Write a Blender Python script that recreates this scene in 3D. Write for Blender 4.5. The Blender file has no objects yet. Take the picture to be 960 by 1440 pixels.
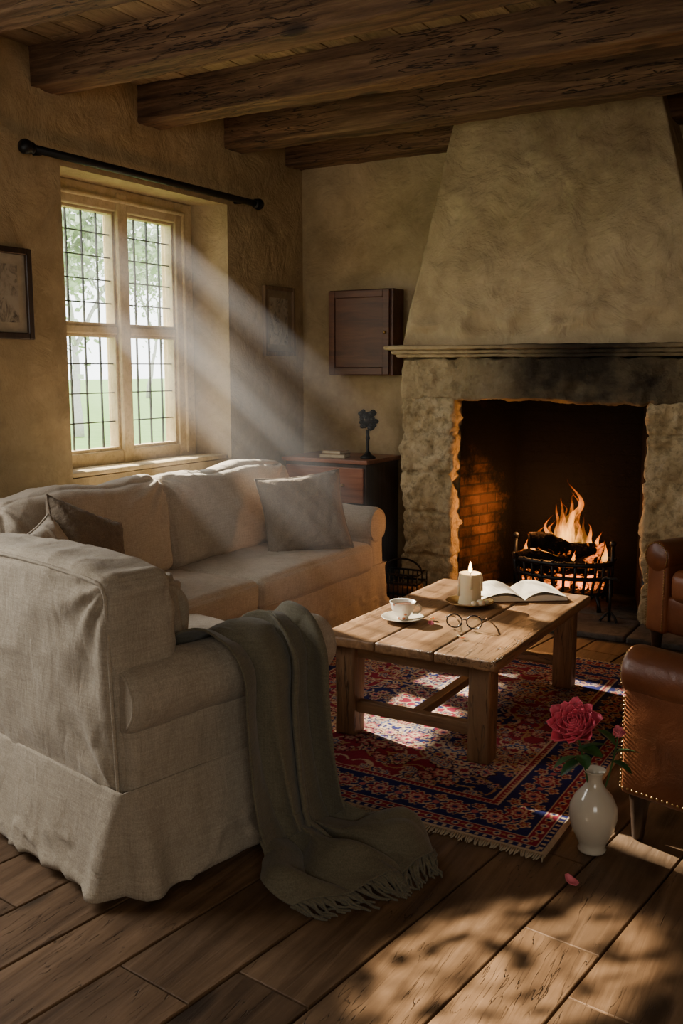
import bpy, bmesh, math, random
import numpy as np
from mathutils import Vector, Matrix, noise, Euler
random.seed(7); np.random.seed(7)
PI=math.pi
def nz(x,y,z): return noise.noise(Vector((x,y,z)))
def lerp(a,b,t): return a+(b-a)*t
def sstep(a,b,x):
    t=min(1,max(0,(x-a)/(b-a))); return t*t*(3-2*t)
# ---------------------------------------------------------------- materials
class Mat:
    def __init__(s,name,rough=.8,color=None,**kw):
        s.m=bpy.data.materials.new(name); s.m.use_nodes=True
        s.nt=s.m.node_tree; s.b=s.nt.nodes['Principled BSDF']; s.out=s.nt.nodes['Material Output']
        s.b.inputs['Roughness'].default_value=rough
        if color is not None: s.b.inputs['Base Color'].default_value=(*color,1)
        for k,v in kw.items(): s.b.inputs[k.replace('_',' ')].default_value=v
        tc=s.nt.nodes.new('ShaderNodeTexCoord'); s.obj=tc.outputs['Object']; s.gen=tc.outputs['Generated']
    def link(s,a,b): s.nt.links.new(a,b)
    def n(s,t,props={},ins={}):
        nd=s.nt.nodes.new('ShaderNode'+t)
        for k,v in props.items(): setattr(nd,k,v)
        for k,v in ins.items():
            sk=nd.inputs[k]
            if isinstance(v,bpy.types.NodeSocket): s.link(v,sk)
            else: sk.default_value=v
        return nd
    def rnd(s,k=13.0):
        oi=s.n('ObjectInfo'); c=s.n('CombineXYZ',ins={0:oi.outputs['Random'],1:oi.outputs['Random'],2:oi.outputs['Random']})
        m=s.n('VectorMath',{'operation':'SCALE'},{0:c.outputs[0],'Scale':k})
        a=s.n('VectorMath',{'operation':'ADD'},{0:s.obj,1:m.outputs[0]}); return a.outputs[0]
    def map(s,scale=(1,1,1),vec=None,rot=(0,0,0),loc=(0,0,0)):
        return s.n('Mapping',ins={'Vector':vec or s.obj,'Scale':scale,'Rotation':rot,'Location':loc}).outputs[0]
    def noise(s,scale,detail=5,rough=.6,vec=None,dist=0):
        return s.n('TexNoise',ins={'Vector':vec or s.obj,'Scale':scale,'Detail':detail,'Roughness':rough,'Distortion':dist}).outputs[0]
    def ramp(s,fac,stops,interp='LINEAR'):
        r=s.n('ValToRGB',ins={0:fac}); cr=r.color_ramp; cr.interpolation=interp
        while len(cr.elements)<len(stops): cr.elements.new(.5)
        for e,(p,c) in zip(cr.elements,stops):
            e.position=p; e.color=(*c,1) if hasattr(c,'__len__') else (c,c,c,1)
        return r.outputs[0]
    def mix(s,fac,a,b,mode='MIX'):
        f=lambda v:(*v,1) if (hasattr(v,'__len__') and len(v)==3) else v
        return s.n('Mix',{'data_type':'RGBA','blend_type':mode},{0:fac,6:f(a),7:f(b)}).outputs[2]
    def math(s,op,a,b=0.0): return s.n('Math',{'operation':op},{0:a,1:b}).outputs[0]
    def color(s,c): s.link(c,s.b.inputs['Base Color'])
    def bump(s,h,strength=.4,dist=.02,nrm=None):
        ins={'Strength':strength,'Distance':dist,'Height':h}
        if nrm is not None: ins['Normal']=nrm
        o=s.n('Bump',ins=ins).outputs[0]; s.link(o,s.b.inputs['Normal']); return o
    def emis(s,c,st):
        if isinstance(c,bpy.types.NodeSocket): s.link(c,s.b.inputs['Emission Color'])
        else: s.b.inputs['Emission Color'].default_value=(*c,1)
        if isinstance(st,bpy.types.NodeSocket): s.link(st,s.b.inputs['Emission Strength'])
        else: s.b.inputs['Emission Strength'].default_value=st

def m_plaster(name,a,b,c,stain=(.16,.10,.05),st=.55,slo=.48,shi=.72):
    m=Mat(name,.92)
    n1=m.noise(1.3,8,.66,dist=.5); n2=m.noise(.9,6,.6,vec=m.map(loc=(5,3,1)),dist=.6); n3=m.noise(7,8,.7)
    col=m.ramp(n1,[(.3,a),(.5,b),(.7,c)])
    col=m.mix(m.ramp(n2,[(slo,0.0),(shi,st)]),col,stain)
    col=m.mix(.26,col,m.ramp(n3,[(.3,tuple(x*.5 for x in b)),(.7,tuple(min(1,x*1.25) for x in c))]))
    m.color(col); m.b.inputs['Specular IOR Level'].default_value=.15
    o=m.bump(m.noise(4,6,.6,dist=.6),.75,.05); m.bump(m.noise(40,6,.7),.5,.010,o)
    return m.m
def m_wood(name,dark,mid,light,axis=1,st=14,rough=.55,bump=.35,cracks=.6,knots=True,scale=2.2,attr=None,spec=None,kd=.07,dist=.9,cw=.015):
    m=Mat(name,rough); v=m.rnd()
    if attr:
        at=m.n('Attribute',{'attribute_name':attr}); v=m.n('VectorMath',{'operation':'MULTIPLY_ADD'},{0:at.outputs['Vector'],1:(31,17,7),2:m.obj}).outputs[0]
    sc=[st]*3; sc[axis]=1
    g=m.noise(scale,8,.62,vec=m.map(tuple(sc),v),dist=dist)
    g2=m.noise(scale*.8,3,.5,vec=m.map(tuple(x*.25 for x in sc),v))
    col=m.ramp(g,[(.28,dark),(.5,mid),(.72,light)])
    col=m.mix(.6,col,m.ramp(g2,[(.3,(.55,.5,.45)),(.7,(1.25,1.2,1.15))]),'MULTIPLY')
    if attr:
        col=m.mix(1.0,col,m.ramp(at.outputs['Fac'],[(0,(.62,.60,.58)),(1,(1.25,1.2,1.15))]),'MULTIPLY')
        wear=m.noise(2.2,6,.65); col=m.mix(.7,col,m.ramp(wear,[(.32,(.5,.47,.44)),(.6,(1.15,1.12,1.1))]),'MULTIPLY')
    sc2=[9.]*3; sc2[axis]=.7
    ck=m.noise(3.5,3,.5,vec=m.map(tuple(sc2),v,loc=(4,7,2)),dist=.3)
    ckr=m.ramp(ck,[(.5-cw,0.0),(.5,1.0),(.5+cw,0.0)])
    gate=m.ramp(m.noise(1.6,2,.5,vec=m.map(loc=(9,9,9),vec=v)),[(.45,0.0),(.55,1.0)])
    cf=m.math('MULTIPLY',m.math('MULTIPLY',ckr,gate),cracks)
    col=m.mix(cf,col,tuple(x*.25 for x in dark))
    if knots:
        sk=[3.2]*3; sk[axis]=1.5
        vo=m.n('TexVoronoi',ins={'Vector':m.map(tuple(sk),v),'Scale':1.0}).outputs['Distance']
        kf=m.ramp(vo,[(.0,.95),(kd,.75),(kd+.06,.0)])
        col=m.mix(kf,col,tuple(x*.3 for x in dark))
    m.color(col)
    o=m.bump(g,bump,.01); m.bump(m.math('SUBTRACT',1.0,cf),.7,.014,o)
    if spec is not None: m.b.inputs['Specular IOR Level'].default_value=spec
    return m.m
def m_fabric(name,a,b,weave=220,wr=.3,fuzz=.12,crease=4,cdist=.03):
    m=Mat(name,.95); v=m.rnd()
    n=m.noise(3,5,.6,vec=v)
    col=m.ramp(n,[(.3,a),(.7,b)])
    nn=m.noise(260,2,.5,vec=v); col=m.mix(.35,col,m.ramp(nn,[(.3,tuple(x*.6 for x in a)),(.7,tuple(min(1,x*1.25) for x in b))]))
    s1=m.noise(10,3,.6,vec=m.map((22,22,1.5),v)); s2=m.noise(10,3,.6,vec=m.map((1.5,1.5,22),v))
    ss=m.math('ADD',s1,s2)
    col=m.mix(.5,col,m.ramp(m.math('MULTIPLY',ss,.5),[(.38,(.72,.70,.68)),(.62,(1.2,1.2,1.2))]),'MULTIPLY')
    m.color(col)
    m.b.inputs['Sheen Weight'].default_value=fuzz; m.b.inputs['Sheen Roughness'].default_value=.5
    m.b.inputs['Specular IOR Level'].default_value=.1
    c=m.noise(crease,3,.5,vec=m.map((1,1,.7),v),dist=.5)
    c2=m.noise(crease*2.6,4,.55,vec=m.map((1.6,1.6,.6),v),dist=.8)
    o=m.bump(c,wr,cdist); o=m.bump(c2,wr*.9,cdist*.45,o); m.bump(ss,.25,.0025,o)
    return m.m
def m_simple(name,color,rough=.5,metal=0,bs=0,bscale=20,var=.2,**kw):
    m=Mat(name,rough,color,**kw); m.b.inputs['Metallic'].default_value=metal
    n=m.noise(bscale,5,.6)
    m.color(m.ramp(n,[(.25,tuple(x*(1-var) for x in color)),(.75,tuple(min(1,x*(1+var)) for x in color))]))
    if bs: m.bump(n,bs,.01)
    return m.m
def m_stone(name,a,b,c,bs=.8,scale=3,soot=None,pit=.6):
    m=Mat(name,.9); v=m.obj
    n1=m.noise(scale,9,.68,dist=.5); n2=m.noise(scale*6,8,.7); n3=m.noise(scale*.5,3,.5,vec=m.map(loc=(3,8,1)))
    col=m.ramp(n1,[(.28,a),(.5,b),(.72,c)])
    col=m.mix(m.ramp(n2,[(.36,pit),(.52,0.0)]),col,tuple(x*.45 for x in a))
    col=m.mix(m.ramp(n3,[(.5,0.0),(.8,.5)]),col,(.34,.23,.11))
    if soot:
        sep=m.n('SeparateXYZ',ins={0:m.obj})
        dx=m.math('ABSOLUTE',m.math('SUBTRACT',sep.outputs[0],soot[0]))
        f=m.n('MapRange',ins={0:dx,1:soot[1],2:soot[2],3:0.0,4:1.0}).outputs[0]
        f=m.math('MULTIPLY',f,m.ramp(m.noise(1.8,6,.6,vec=m.map((1,1,1.8))),[(.28,.55),(.58,.98)]))
        col=m.mix(f,col,(.026,.019,.014))
    m.color(col); m.b.inputs['Specular IOR Level'].default_value=.2
    o=m.bump(n1,bs,.06); m.bump(n2,bs,.02,o)
    return m.m

M={}
M['wall']=m_plaster('wall_plaster',(.32,.235,.12),(.44,.335,.185),(.54,.425,.26),stain=(.17,.115,.055),st=.6,slo=.46,shi=.66)
M['hood']=m_plaster('hood_plaster',(.33,.235,.12),(.47,.355,.20),(.58,.46,.285),stain=(.17,.10,.05),st=.8,slo=.46,shi=.60)
M['stone']=m_stone('limestone',(.36,.26,.125),(.58,.45,.25),(.74,.62,.40),bs=1.0,scale=4)
M['lintel']=m_stone('sooty_limestone',(.32,.23,.115),(.48,.37,.205),(.60,.48,.30),soot=(-1.66,1.0,.35),bs=1.0,pit=.35)
M['mantel']=m_stone('mantel_stone',(.34,.25,.13),(.47,.36,.20),(.56,.44,.27),bs=.5,soot=(-1.60,.9,.2),pit=.3)
M['hearth']=m_stone('hearth_slate',(.05,.045,.04),(.09,.08,.07),(.13,.115,.1),bs=.4)
M['beam']=m_wood('old_oak_beam',(.045,.022,.010),(.15,.08,.037),(.28,.165,.082),axis=0,st=16,rough=.85,bump=1.0,cracks=1.0,scale=1.7,dist=.35,cw=.018)
M['ceil']=m_wood('ceiling_board',(.19,.125,.062),(.33,.225,.12),(.43,.31,.18),axis=1,st=10,rough=.9,bump=.4,cracks=.4,attr='tone')
M['floor']=m_wood('floor_oak',(.080,.048,.026),(.155,.10,.058),(.235,.158,.098),axis=1,st=14,rough=.6,bump=.55,cracks=.85,attr='tone',scale=1.6,spec=.25,kd=.10,dist=.5,cw=.005)
M['table']=m_wood('table_oak',(.10,.048,.020),(.21,.112,.050),(.31,.18,.088),axis=1,st=12,rough=.42,bump=.4,cracks=.9)
M['tableleg']=m_wood('table_leg_oak',(.10,.047,.020),(.19,.10,.045),(.28,.16,.078),axis=2,st=10,rough=.55,bump=.4,cracks=.8)
M['tablerail']=m_wood('table_rail_oak',(.10,.047,.020),(.19,.10,.045),(.28,.16,.078),axis=0,st=10,rough=.55,bump=.4,cracks=.7)
M['mahog']=m_wood('mahogany',(.12,.04,.018),(.25,.09,.042),(.34,.14,.07),axis=0,st=10,rough=.4,bump=.1,cracks=0,knots=False)
M['mahogdark']=m_wood('mahogany_dark',(.05,.018,.01),(.10,.036,.018),(.15,.058,.03),axis=0,st=10,rough=.5,bump=.1,cracks=0,knots=False)
M['darkwood']=m_wood('dark_wood',(.02,.011,.007),(.04,.022,.013),(.07,.04,.024),axis=2,st=10,rough=.4,bump=.15,cracks=0,knots=False)
M['frame']=m_stone('window_frame_paint',(.46,.345,.18),(.58,.455,.265),(.64,.52,.33),bs=.2,scale=5,pit=.3)
M['linen']=m_fabric('linen',(.40,.345,.275),(.50,.435,.355))
M['linen2']=m_fabric('linen_slipcover',(.385,.325,.245),(.475,.408,.318),wr=.45)
M['pillow']=m_fabric('pillow_brown',(.165,.13,.095),(.24,.19,.14),wr=.4,crease=8)
M['pillow2']=m_fabric('pillow_tweed',(.12,.09,.06),(.25,.20,.15),wr=.5,crease=30)
M['throw']=m_fabric('wool_throw',(.13,.117,.08),(.195,.177,.125),wr=.15,fuzz=.2,crease=14,cdist=.008)
M['iron']=m_simple('black_iron',(.018,.017,.016),.45,.6,.3,30)
M['brass']=m_simple('old_brass',(.35,.22,.08),.35,.9,.1,20)
M['porcelain']=m_simple('ivory_ceramic',(.62,.56,.45),.18,0,0,4,.06,Coat_Weight=.5)
M['wax']=m_simple('wax',(.80,.66,.42),.5,0,0,8,.05,Subsurface_Weight=.4,Subsurface_Radius=(.05,.025,.01))
M['green']=m_simple('leaf_green',(.035,.10,.025),.45,0,.2,40,.4)
M['rose']=m_simple('rose_petal',(.66,.085,.14),.6,0,.1,25,.35)
M['rosep']=m_simple('rose_petal_pink',(.78,.20,.26),.6,0,.1,25,.2)
M['black']=m_simple('black_plastic',(.012,.01,.01),.25)
M['lead']=m_simple('window_lead',(.05,.05,.045),.5,.5)

def leather():
    m=Mat('leather',.36); v=m.rnd()
    n=m.noise(2.5,6,.6,vec=v); 
    m.color(m.ramp(n,[(.25,(.065,.020,.008)),(.5,(.165,.052,.018)),(.75,(.28,.10,.038))]))
    vo=m.n('TexVoronoi',{'feature':'DISTANCE_TO_EDGE'},{'Vector':v,'Scale':160}).outputs[0]
    o=m.bump(m.ramp(vo,[(0,0.0),(.15,1.0)]),.12,.002); m.bump(m.noise(7,4,.6,vec=v,dist=1.5),.3,.012,o)
    return m.m
M['leather']=leather()
def brickmat():
    m=Mat('firebrick',.95); m.b.inputs['Specular IOR Level'].default_value=.05
    sep=m.n('SeparateXYZ',ins={0:m.obj})
    u=m.math('ADD',sep.outputs[0],sep.outputs[1]); v=m.n('CombineXYZ',ins={0:u,1:sep.outputs[2],2:0.0}).outputs[0]
    bk=m.n('TexBrick',ins={'Vector':v,'Scale':1.0,'Color1':(.13,.062,.033,1),'Color2':(.06,.030,.018,1),'Mortar':(.045,.030,.022,1),'Mortar Size':.008,'Brick Width':.21,'Row Height':.07})
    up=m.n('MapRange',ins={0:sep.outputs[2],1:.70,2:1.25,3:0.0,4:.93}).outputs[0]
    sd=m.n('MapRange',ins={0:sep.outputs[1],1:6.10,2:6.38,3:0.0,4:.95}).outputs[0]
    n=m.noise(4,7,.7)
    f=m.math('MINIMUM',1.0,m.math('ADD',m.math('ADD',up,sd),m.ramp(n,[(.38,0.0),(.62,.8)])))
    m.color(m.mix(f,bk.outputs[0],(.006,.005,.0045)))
    o=m.bump(m.math('SUBTRACT',1.0,bk.outputs['Fac']),.8,.01); m.bump(n,.8,.04,o)
    return m.m
M['brick']=brickmat()
def glassmat():
    m=Mat('window_glass')
    t=m.n('BsdfTransparent',ins={0:(.97,.98,.97,1)}); g=m.n('BsdfGlossy',ins={'Roughness':.02})
    mx=m.n('MixShader',ins={0:.05}); m.link(t.outputs[0],mx.inputs[1]); m.link(g.outputs[0],mx.inputs[2]); m.link(mx.outputs[0],m.out.inputs[0]); return m.m
M['glass']=glassmat()
def firemat(name,st):
    m=Mat(name); sep=m.n('SeparateXYZ',ins={0:m.gen}); z=sep.outputs[2]
    nn=m.noise(11,4,.6,vec=m.map((1,1,.4)))
    col=m.ramp(z,[(0,(1,.28,.03)),(.3,(1,.42,.07)),(.6,(1,.27,.03)),(1,(.9,.11,.008))])
    e=m.n('Emission',ins={0:col,1:st}); t=m.n('BsdfTransparent')
    a=m.math('MULTIPLY',m.ramp(z,[(0,.08),(.15,.45),(.6,.42),(1,.04)]),m.ramp(nn,[(.42,.06),(.66,.9)]))
    mx=m.n('MixShader',ins={0:a}); m.link(t.outputs[0],mx.inputs[1]); m.link(e.outputs[0],mx.inputs[2]); m.link(mx.outputs[0],m.out.inputs[0]); return m.m
M['flame']=firemat('flame',5.0)
def emitmat(name,c,s):
    m=Mat(name,.5,c); m.emis(c,s); return m.m
M['cflame']=emitmat('candle_flame',(1,.62,.22),24)
def embermat(name,lo,st,base):
    m=Mat(name,.95); n=m.noise(7,6,.7,dist=1); n2=m.noise(14,5,.7); m.b.inputs['Specular IOR Level'].default_value=.05
    m.color(m.ramp(n2,[(.3,tuple(x*.3 for x in base)),(.7,base)]))
    m.emis((1,.20,.03),m.math('MULTIPLY',m.ramp(n,[(lo,0.0),(lo+.14,1.0)]),st)); m.bump(n2,1,.02); return m.m
M['log']=embermat('charred_log',.58,3,(.016,.010,.007))
M['ember']=embermat('ember',.50,5,(.02,.014,.010))

# ---------------------------------------------------------------- mesh builder
def frame_mat(t):
    t=t.normalized(); up=Vector((0,0,1)) if abs(t.z)<.95 else Vector((1,0,0))
    a=t.cross(up).normalized(); b=a.cross(t).normalized(); return a,b
class MB:
    def __init__(s): s.v=[]; s.f=[]; s.mi=[]; s.cur=0
    def add(s,vs,fs,M_=None):
        o=len(s.v)
        for v in vs:
            v=Vector(v); s.v.append(tuple(M_@v) if M_ is not None else tuple(v))
        for f in fs: s.f.append(tuple(i+o for i in f)); s.mi.append(s.cur)
        return s
    def bb(s,x0,x1,y0,y1,z0,z1,M_=None):
        vs=[(x0,y0,z0),(x1,y0,z0),(x1,y1,z0),(x0,y1,z0),(x0,y0,z1),(x1,y0,z1),(x1,y1,z1),(x0,y1,z1)]
        return s.add(vs,[(0,3,2,1),(4,5,6,7),(0,1,5,4),(1,2,6,5),(2,3,7,6),(3,0,4,7)],M_)
    def tube(s,path,r,n=8,closed=False,M_=None):
        P=[Vector(p) for p in path]; L=len(P); vs=[];fs=[]
        R=r if hasattr(r,'__len__') else [r]*L
        pa=None
        for i,p in enumerate(P):
            if closed: t=P[(i+1)%L]-P[i-1]
            else: t=P[min(i+1,L-1)]-P[max(i-1,0)]
            if t.length<1e-9: t=Vector((0,0,1))
            t.normalize()
            if pa is None: a,b=frame_mat(t)
            else:
                a=pa-t*pa.dot(t)
                if a.length<1e-6: a,b=frame_mat(t)
                a.normalize(); b=a.cross(t).normalized()
            pa=a
            for k in range(n):
                an=2*PI*k/n; vs.append(p+(a*math.cos(an)+b*math.sin(an))*R[i])
        m=L if closed else L-1
        for i in range(m):
            for k in range(n):
                j=(i+1)%L; fs.append((i*n+k,i*n+(k+1)%n,j*n+(k+1)%n,j*n+k))
        if not closed:
            fs.append(tuple(range(n))[::-1]); fs.append(tuple(range((L-1)*n,L*n)))
        return s.add(vs,fs,M_)
    def lathe(s,prof,n=32,M_=None,wob=None):
        vs=[];fs=[];L=len(prof)
        for i,(r,z) in enumerate(prof):
            for k in range(n):
                a=2*PI*k/n; rr=r*(wob(a,z) if wob else 1); vs.append((rr*math.cos(a),rr*math.sin(a),z))
        for i in range(L-1):
            for k in range(n): fs.append((i*n+k,i*n+(k+1)%n,(i+1)*n+(k+1)%n,(i+1)*n+k))
        fs.append(tuple(range(n))[::-1]); fs.append(tuple(range((L-1)*n,L*n)))
        return s.add(vs,fs,M_)
    def sph(s,c,r,n=8,sc=(1,1,1)):
        prof=[(max(1e-4,r*math.sin(PI*i/n)),-r*math.cos(PI*i/n)) for i in range(n+1)]
        return s.lathe(prof,n*2,Matrix.Translation(c)@Matrix.Diagonal((*sc,1)))
    def soft(s,size,r,seg=(16,16,8),puff=(0,0,0),disp=None,M_=None,warp=None):
        h=[x/2 for x in size]; idx={};vs=[];fs=[]
        def vert(i,j,k):
            key=(i,j,k)
            if key in idx: return idx[key]
            l=[2*i/seg[0]-1,2*j/seg[1]-1,2*k/seg[2]-1]
            u=[math.sin(PI/2*x)*.55+x*.45 for x in l]
            q=Vector([u[a]*h[a] for a in range(3)])
            rr=min(r,min(h)*.999)
            c=Vector([max(-(h[a]-rr),min(h[a]-rr,q[a])) for a in range(3)])
            d=q-c
            nrm=d.normalized() if d.length>1e-9 else Vector((0,0,1))
            p=c+nrm*rr
            w=[1-l[a]**2 for a in range(3)]
            for a in range(3):
                b,e=(a+1)%3,(a+2)%3
                p[a]+=puff[a]*l[a]*abs(l[a])*max(0,w[b])**.6*max(0,w[e])**.6
            if disp: p=p+nrm*disp(p)
            if warp: p=Vector(warp(p))
            idx[key]=len(vs); vs.append(p); return idx[key]
        nx,ny,nk=seg
        for k in (0,nk):
            for i in range(nx):
                for j in range(ny):
                    q=[vert(i,j,k),vert(i+1,j,k),vert(i+1,j+1,k),vert(i,j+1,k)]; fs.append(tuple(q if k else q[::-1]))
        for j in (0,ny):
            for i in range(nx):
                for k in range(nk):
                    q=[vert(i,j,k),vert(i+1,j,k),vert(i+1,j,k+1),vert(i,j,k+1)]; fs.append(tuple(q if not j else q[::-1]))
        for i in (0,nx):
            for j in range(ny):
                for k in range(nk):
                    q=[vert(i,j,k),vert(i,j+1,k),vert(i,j+1,k+1),vert(i,j,k+1)]; fs.append(tuple(q if i else q[::-1]))
        return s.add(vs,fs,M_)
    def grid(s,fn,nu,nv,M_=None):
        vs=[fn(i/nu,j/nv) for j in range(nv+1) for i in range(nu+1)]
        fs=[(j*(nu+1)+i,j*(nu+1)+i+1,(j+1)*(nu+1)+i+1,(j+1)*(nu+1)+i) for j in range(nv) for i in range(nu)]
        return s.add(vs,fs,M_)
    def obj(s,name,mat,parent=None,loc=(0,0,0),rot=(0,0,0),smooth=True,bevel=0,solid=0,sub=0,kind=None,label=None):
        me=bpy.data.meshes.new(name); me.from_pydata(s.v,[],s.f)
        mats=mat if isinstance(mat,(list,tuple)) else [mat]
        for mm in mats: me.materials.append(M[mm] if isinstance(mm,str) else mm)
        if len(mats)>1: me.polygons.foreach_set('material_index',s.mi)
        me.polygons.foreach_set('use_smooth',[smooth]*len(me.polygons)); me.update()
        o=bpy.data.objects.new(name,me); bpy.context.scene.collection.objects.link(o)
        o.location=loc; o.rotation_euler=rot
        if parent is not None: o.parent=parent
        if solid:
            md=o.modifiers.new('s','SOLIDIFY'); md.thickness=solid; md.offset=0
        if bevel:
            md=o.modifiers.new('b','BEVEL'); md.width=bevel; md.segments=2; md.limit_method='ANGLE'
        if sub:
            md=o.modifiers.new('u','SUBSURF'); md.levels=sub; md.render_levels=sub
        if kind: o['kind']=kind
        if label: o['label']=label
        return o
def thing(name,label,cat,loc=(0,0,0),rz=0,group=None,kind=None,rot=None):
    e=bpy.data.objects.new(name,None); e.empty_display_size=.1
    bpy.context.scene.collection.objects.link(e); e.location=loc; e.rotation_euler=rot or (0,0,rz)
    tag(e,label,cat,group,kind); return e
def tag(e,label=None,cat=None,group=None,kind=None):
    if label: e['label']=label
    if cat: e['category']=cat
    if group: e['group']=group
    if kind: e['kind']=kind
    return e
def T(x,y,z): return Matrix.Translation((x,y,z))
def R(ax,deg): return Matrix.Rotation(math.radians(deg),4,ax)

# ---------------------------------------------------------------- room
XW=-4.0; YB=6.22; XR=1.7; YR=-1.6; ZC=3.16
def planks(name,x0,x1,y0,y1,width,gap,z,thick,mat,ang=0,lmin=1.8,lmax=3.4):
    bm=bmesh.new(); lay=bm.verts.layers.float_color.new('tone')
    ext=1.5 if ang else 0; x=x0-ext; cx,cy=(x0+x1)/2,(y0+y1)/2
    Rm=Matrix.Translation((cx,cy,0))@Matrix.Rotation(ang,4,'Z')@Matrix.Translation((-cx,-cy,0))
    while x<x1+ext:
        w=width*random.uniform(.85,1.2); y=y0-ext-random.uniform(0,1.5)
        while y<y1+ext:
            l=random.uniform(lmin,lmax); ya,yb=y+gap*.3,y+l-gap*.3
            if not ang: ya=max(ya,y0); yb=min(yb,y1)
            if yb-ya>.02:
                t=random.random(); t2=random.random(); dz=random.uniform(-.0012,.0012)
                xa,xb=x+gap/2,x+w-gap/2
                if not ang: xb=min(xb,x1)
                b=.002
                top=[(xa+b,ya+b),(xb-b,ya+b),(xb-b,yb-b),(xa+b,yb-b)]; bot=[(xa,ya),(xb,ya),(xb,yb),(xa,yb)]
                V=[bm.verts.new(Rm@Vector((px,py,z+dz))) for px,py in top]
                W=[bm.verts.new(Rm@Vector((px,py,z+dz-.002*np.sign(thick)))) for px,py in bot]
                U=[bm.verts.new(Rm@Vector((px,py,z-thick))) for px,py in bot]
                for q in V+W+U: q[lay]=(t,t2,(t*7)%1,1)
                bm.faces.new(V)
                for k in range(4):
                    j=(k+1)%4; bm.faces.new((W[k],W[j],V[j],V[k])); bm.faces.new((U[k],U[j],W[j],W[k]))
            y+=l
        x+=w
    if ang:
        for co,no in (((x0,0,0),(-1,0,0)),((x1,0,0),(1,0,0)),((0,y0,0),(0,-1,0)),((0,y1,0),(0,1,0))):
            bmesh.ops.bisect_plane(bm,geom=bm.verts[:]+bm.edges[:]+bm.faces[:],plane_co=co,plane_no=no,clear_outer=True)
    za=z-thick
    vs=[bm.verts.new(p) for p in ((x0,y0,za),(x1,y0,za),(x1,y1,za),(x0,y1,za))]
    for q in vs: q[lay]=(0,0,0,1)
    bm.faces.new(vs)
    bmesh.ops.recalc_face_normals(bm,faces=bm.faces[:])
    me=bpy.data.meshes.new(name); bm.to_mesh(me); bm.free(); me.materials.append(M[mat])
    o=bpy.data.objects.new(name,me); bpy.context.scene.collection.objects.link(o); o['kind']='structure'
    return o
fl=planks('floor',XW,XR,YR,YB,.25,.008,0,.03,'floor',ang=math.radians(-7))
fl['label']='wide worn oak floorboards'
ce=planks('ceiling',XW,XR,YR,YB,.19,.006,ZC,-.03,'ceil')
ce['label']='aged wooden ceiling boards'
OY0,OY1,OZ0,OZ1=3.84,5.30,.93,2.61
w=MB(); xo=-4.5
P0,P1=1.0,2.1
w.bb(xo,XW,YR-.2,P0,0-.05,ZC+.05); w.bb(xo,XW,P1,OY0,-.05,ZC+.05); w.bb(xo,XW,OY1,YB+.2,-.05,ZC+.05)
w.bb(xo,XW,OY0,OY1,-.05,OZ0); w.bb(xo,XW,OY0,OY1,OZ1,ZC+.05)
w.bb(xo,XW,P0,P1,-.05,OZ0); w.bb(xo,XW,P0,P1,OZ1,ZC+.05)
w.add([(XW,OY1,OZ0),(-4.27,OY1-.10,OZ0),(-4.27,OY1,OZ0),(XW,OY1,OZ1),(-4.27,OY1-.10,OZ1),(-4.27,OY1,OZ1)],[(0,1,4,3),(1,2,5,4)])
w.obj('wall_left','wall',smooth=False,kind='structure')
w=MB()
fx0,fx1,fz=-2.62,-1.24,1.42
w.bb(XW,fx0,YB,YB+.5,-.05,ZC+.05); w.bb(fx1,XR+.2,YB,YB+.5,-.05,ZC+.05); w.bb(fx0,fx1,YB,YB+.5,fz,ZC+.05)
w.obj('wall_back','wall',smooth=False,kind='structure')
MB().bb(XR,XR+.2,YR,YB,-.05,ZC+.05).obj('wall_right','wall',smooth=False,kind='structure')
MB().bb(XW,XR+.2,YR-.2,YR,-.05,ZC+.05).obj('wall_rear','wall',smooth=False,kind='structure')

# beams
def beam(y0,y1,z0,seed):
    L=XR-XW; cx=(XW+XR)/2; cy=(y0+y1)/2; cz=(z0+ZC)/2
    b=MB()
    def dp(p):
        d=.010*nz(p.x*1.1+seed,p.y*3,p.z*3)+.008*nz(p.x*3+seed,p.y*16,p.z*16)+.005*nz(p.x*14+seed,p.y*25,p.z*25)
        return d-.006*max(0,1-abs(nz(p.x*.8+seed*2,p.y*11,p.z*11))/.06)
    b.soft((L+.1,y1-y0,ZC-z0+.02),.010,(300,14,14),disp=dp)
    o=b.obj('ceiling_beam','beam',loc=(cx,cy,cz)); tag(o,'rough-hewn dark oak ceiling beam with cracks and knots','beam','oak ceiling beams')
for i,y in enumerate((1.25,2.05,2.85,3.66,4.46,5.28)): beam(y,y+.19,2.965+.008*(i%2),i*9)
beam(6.0,6.24-.03,2.985,71)

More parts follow.
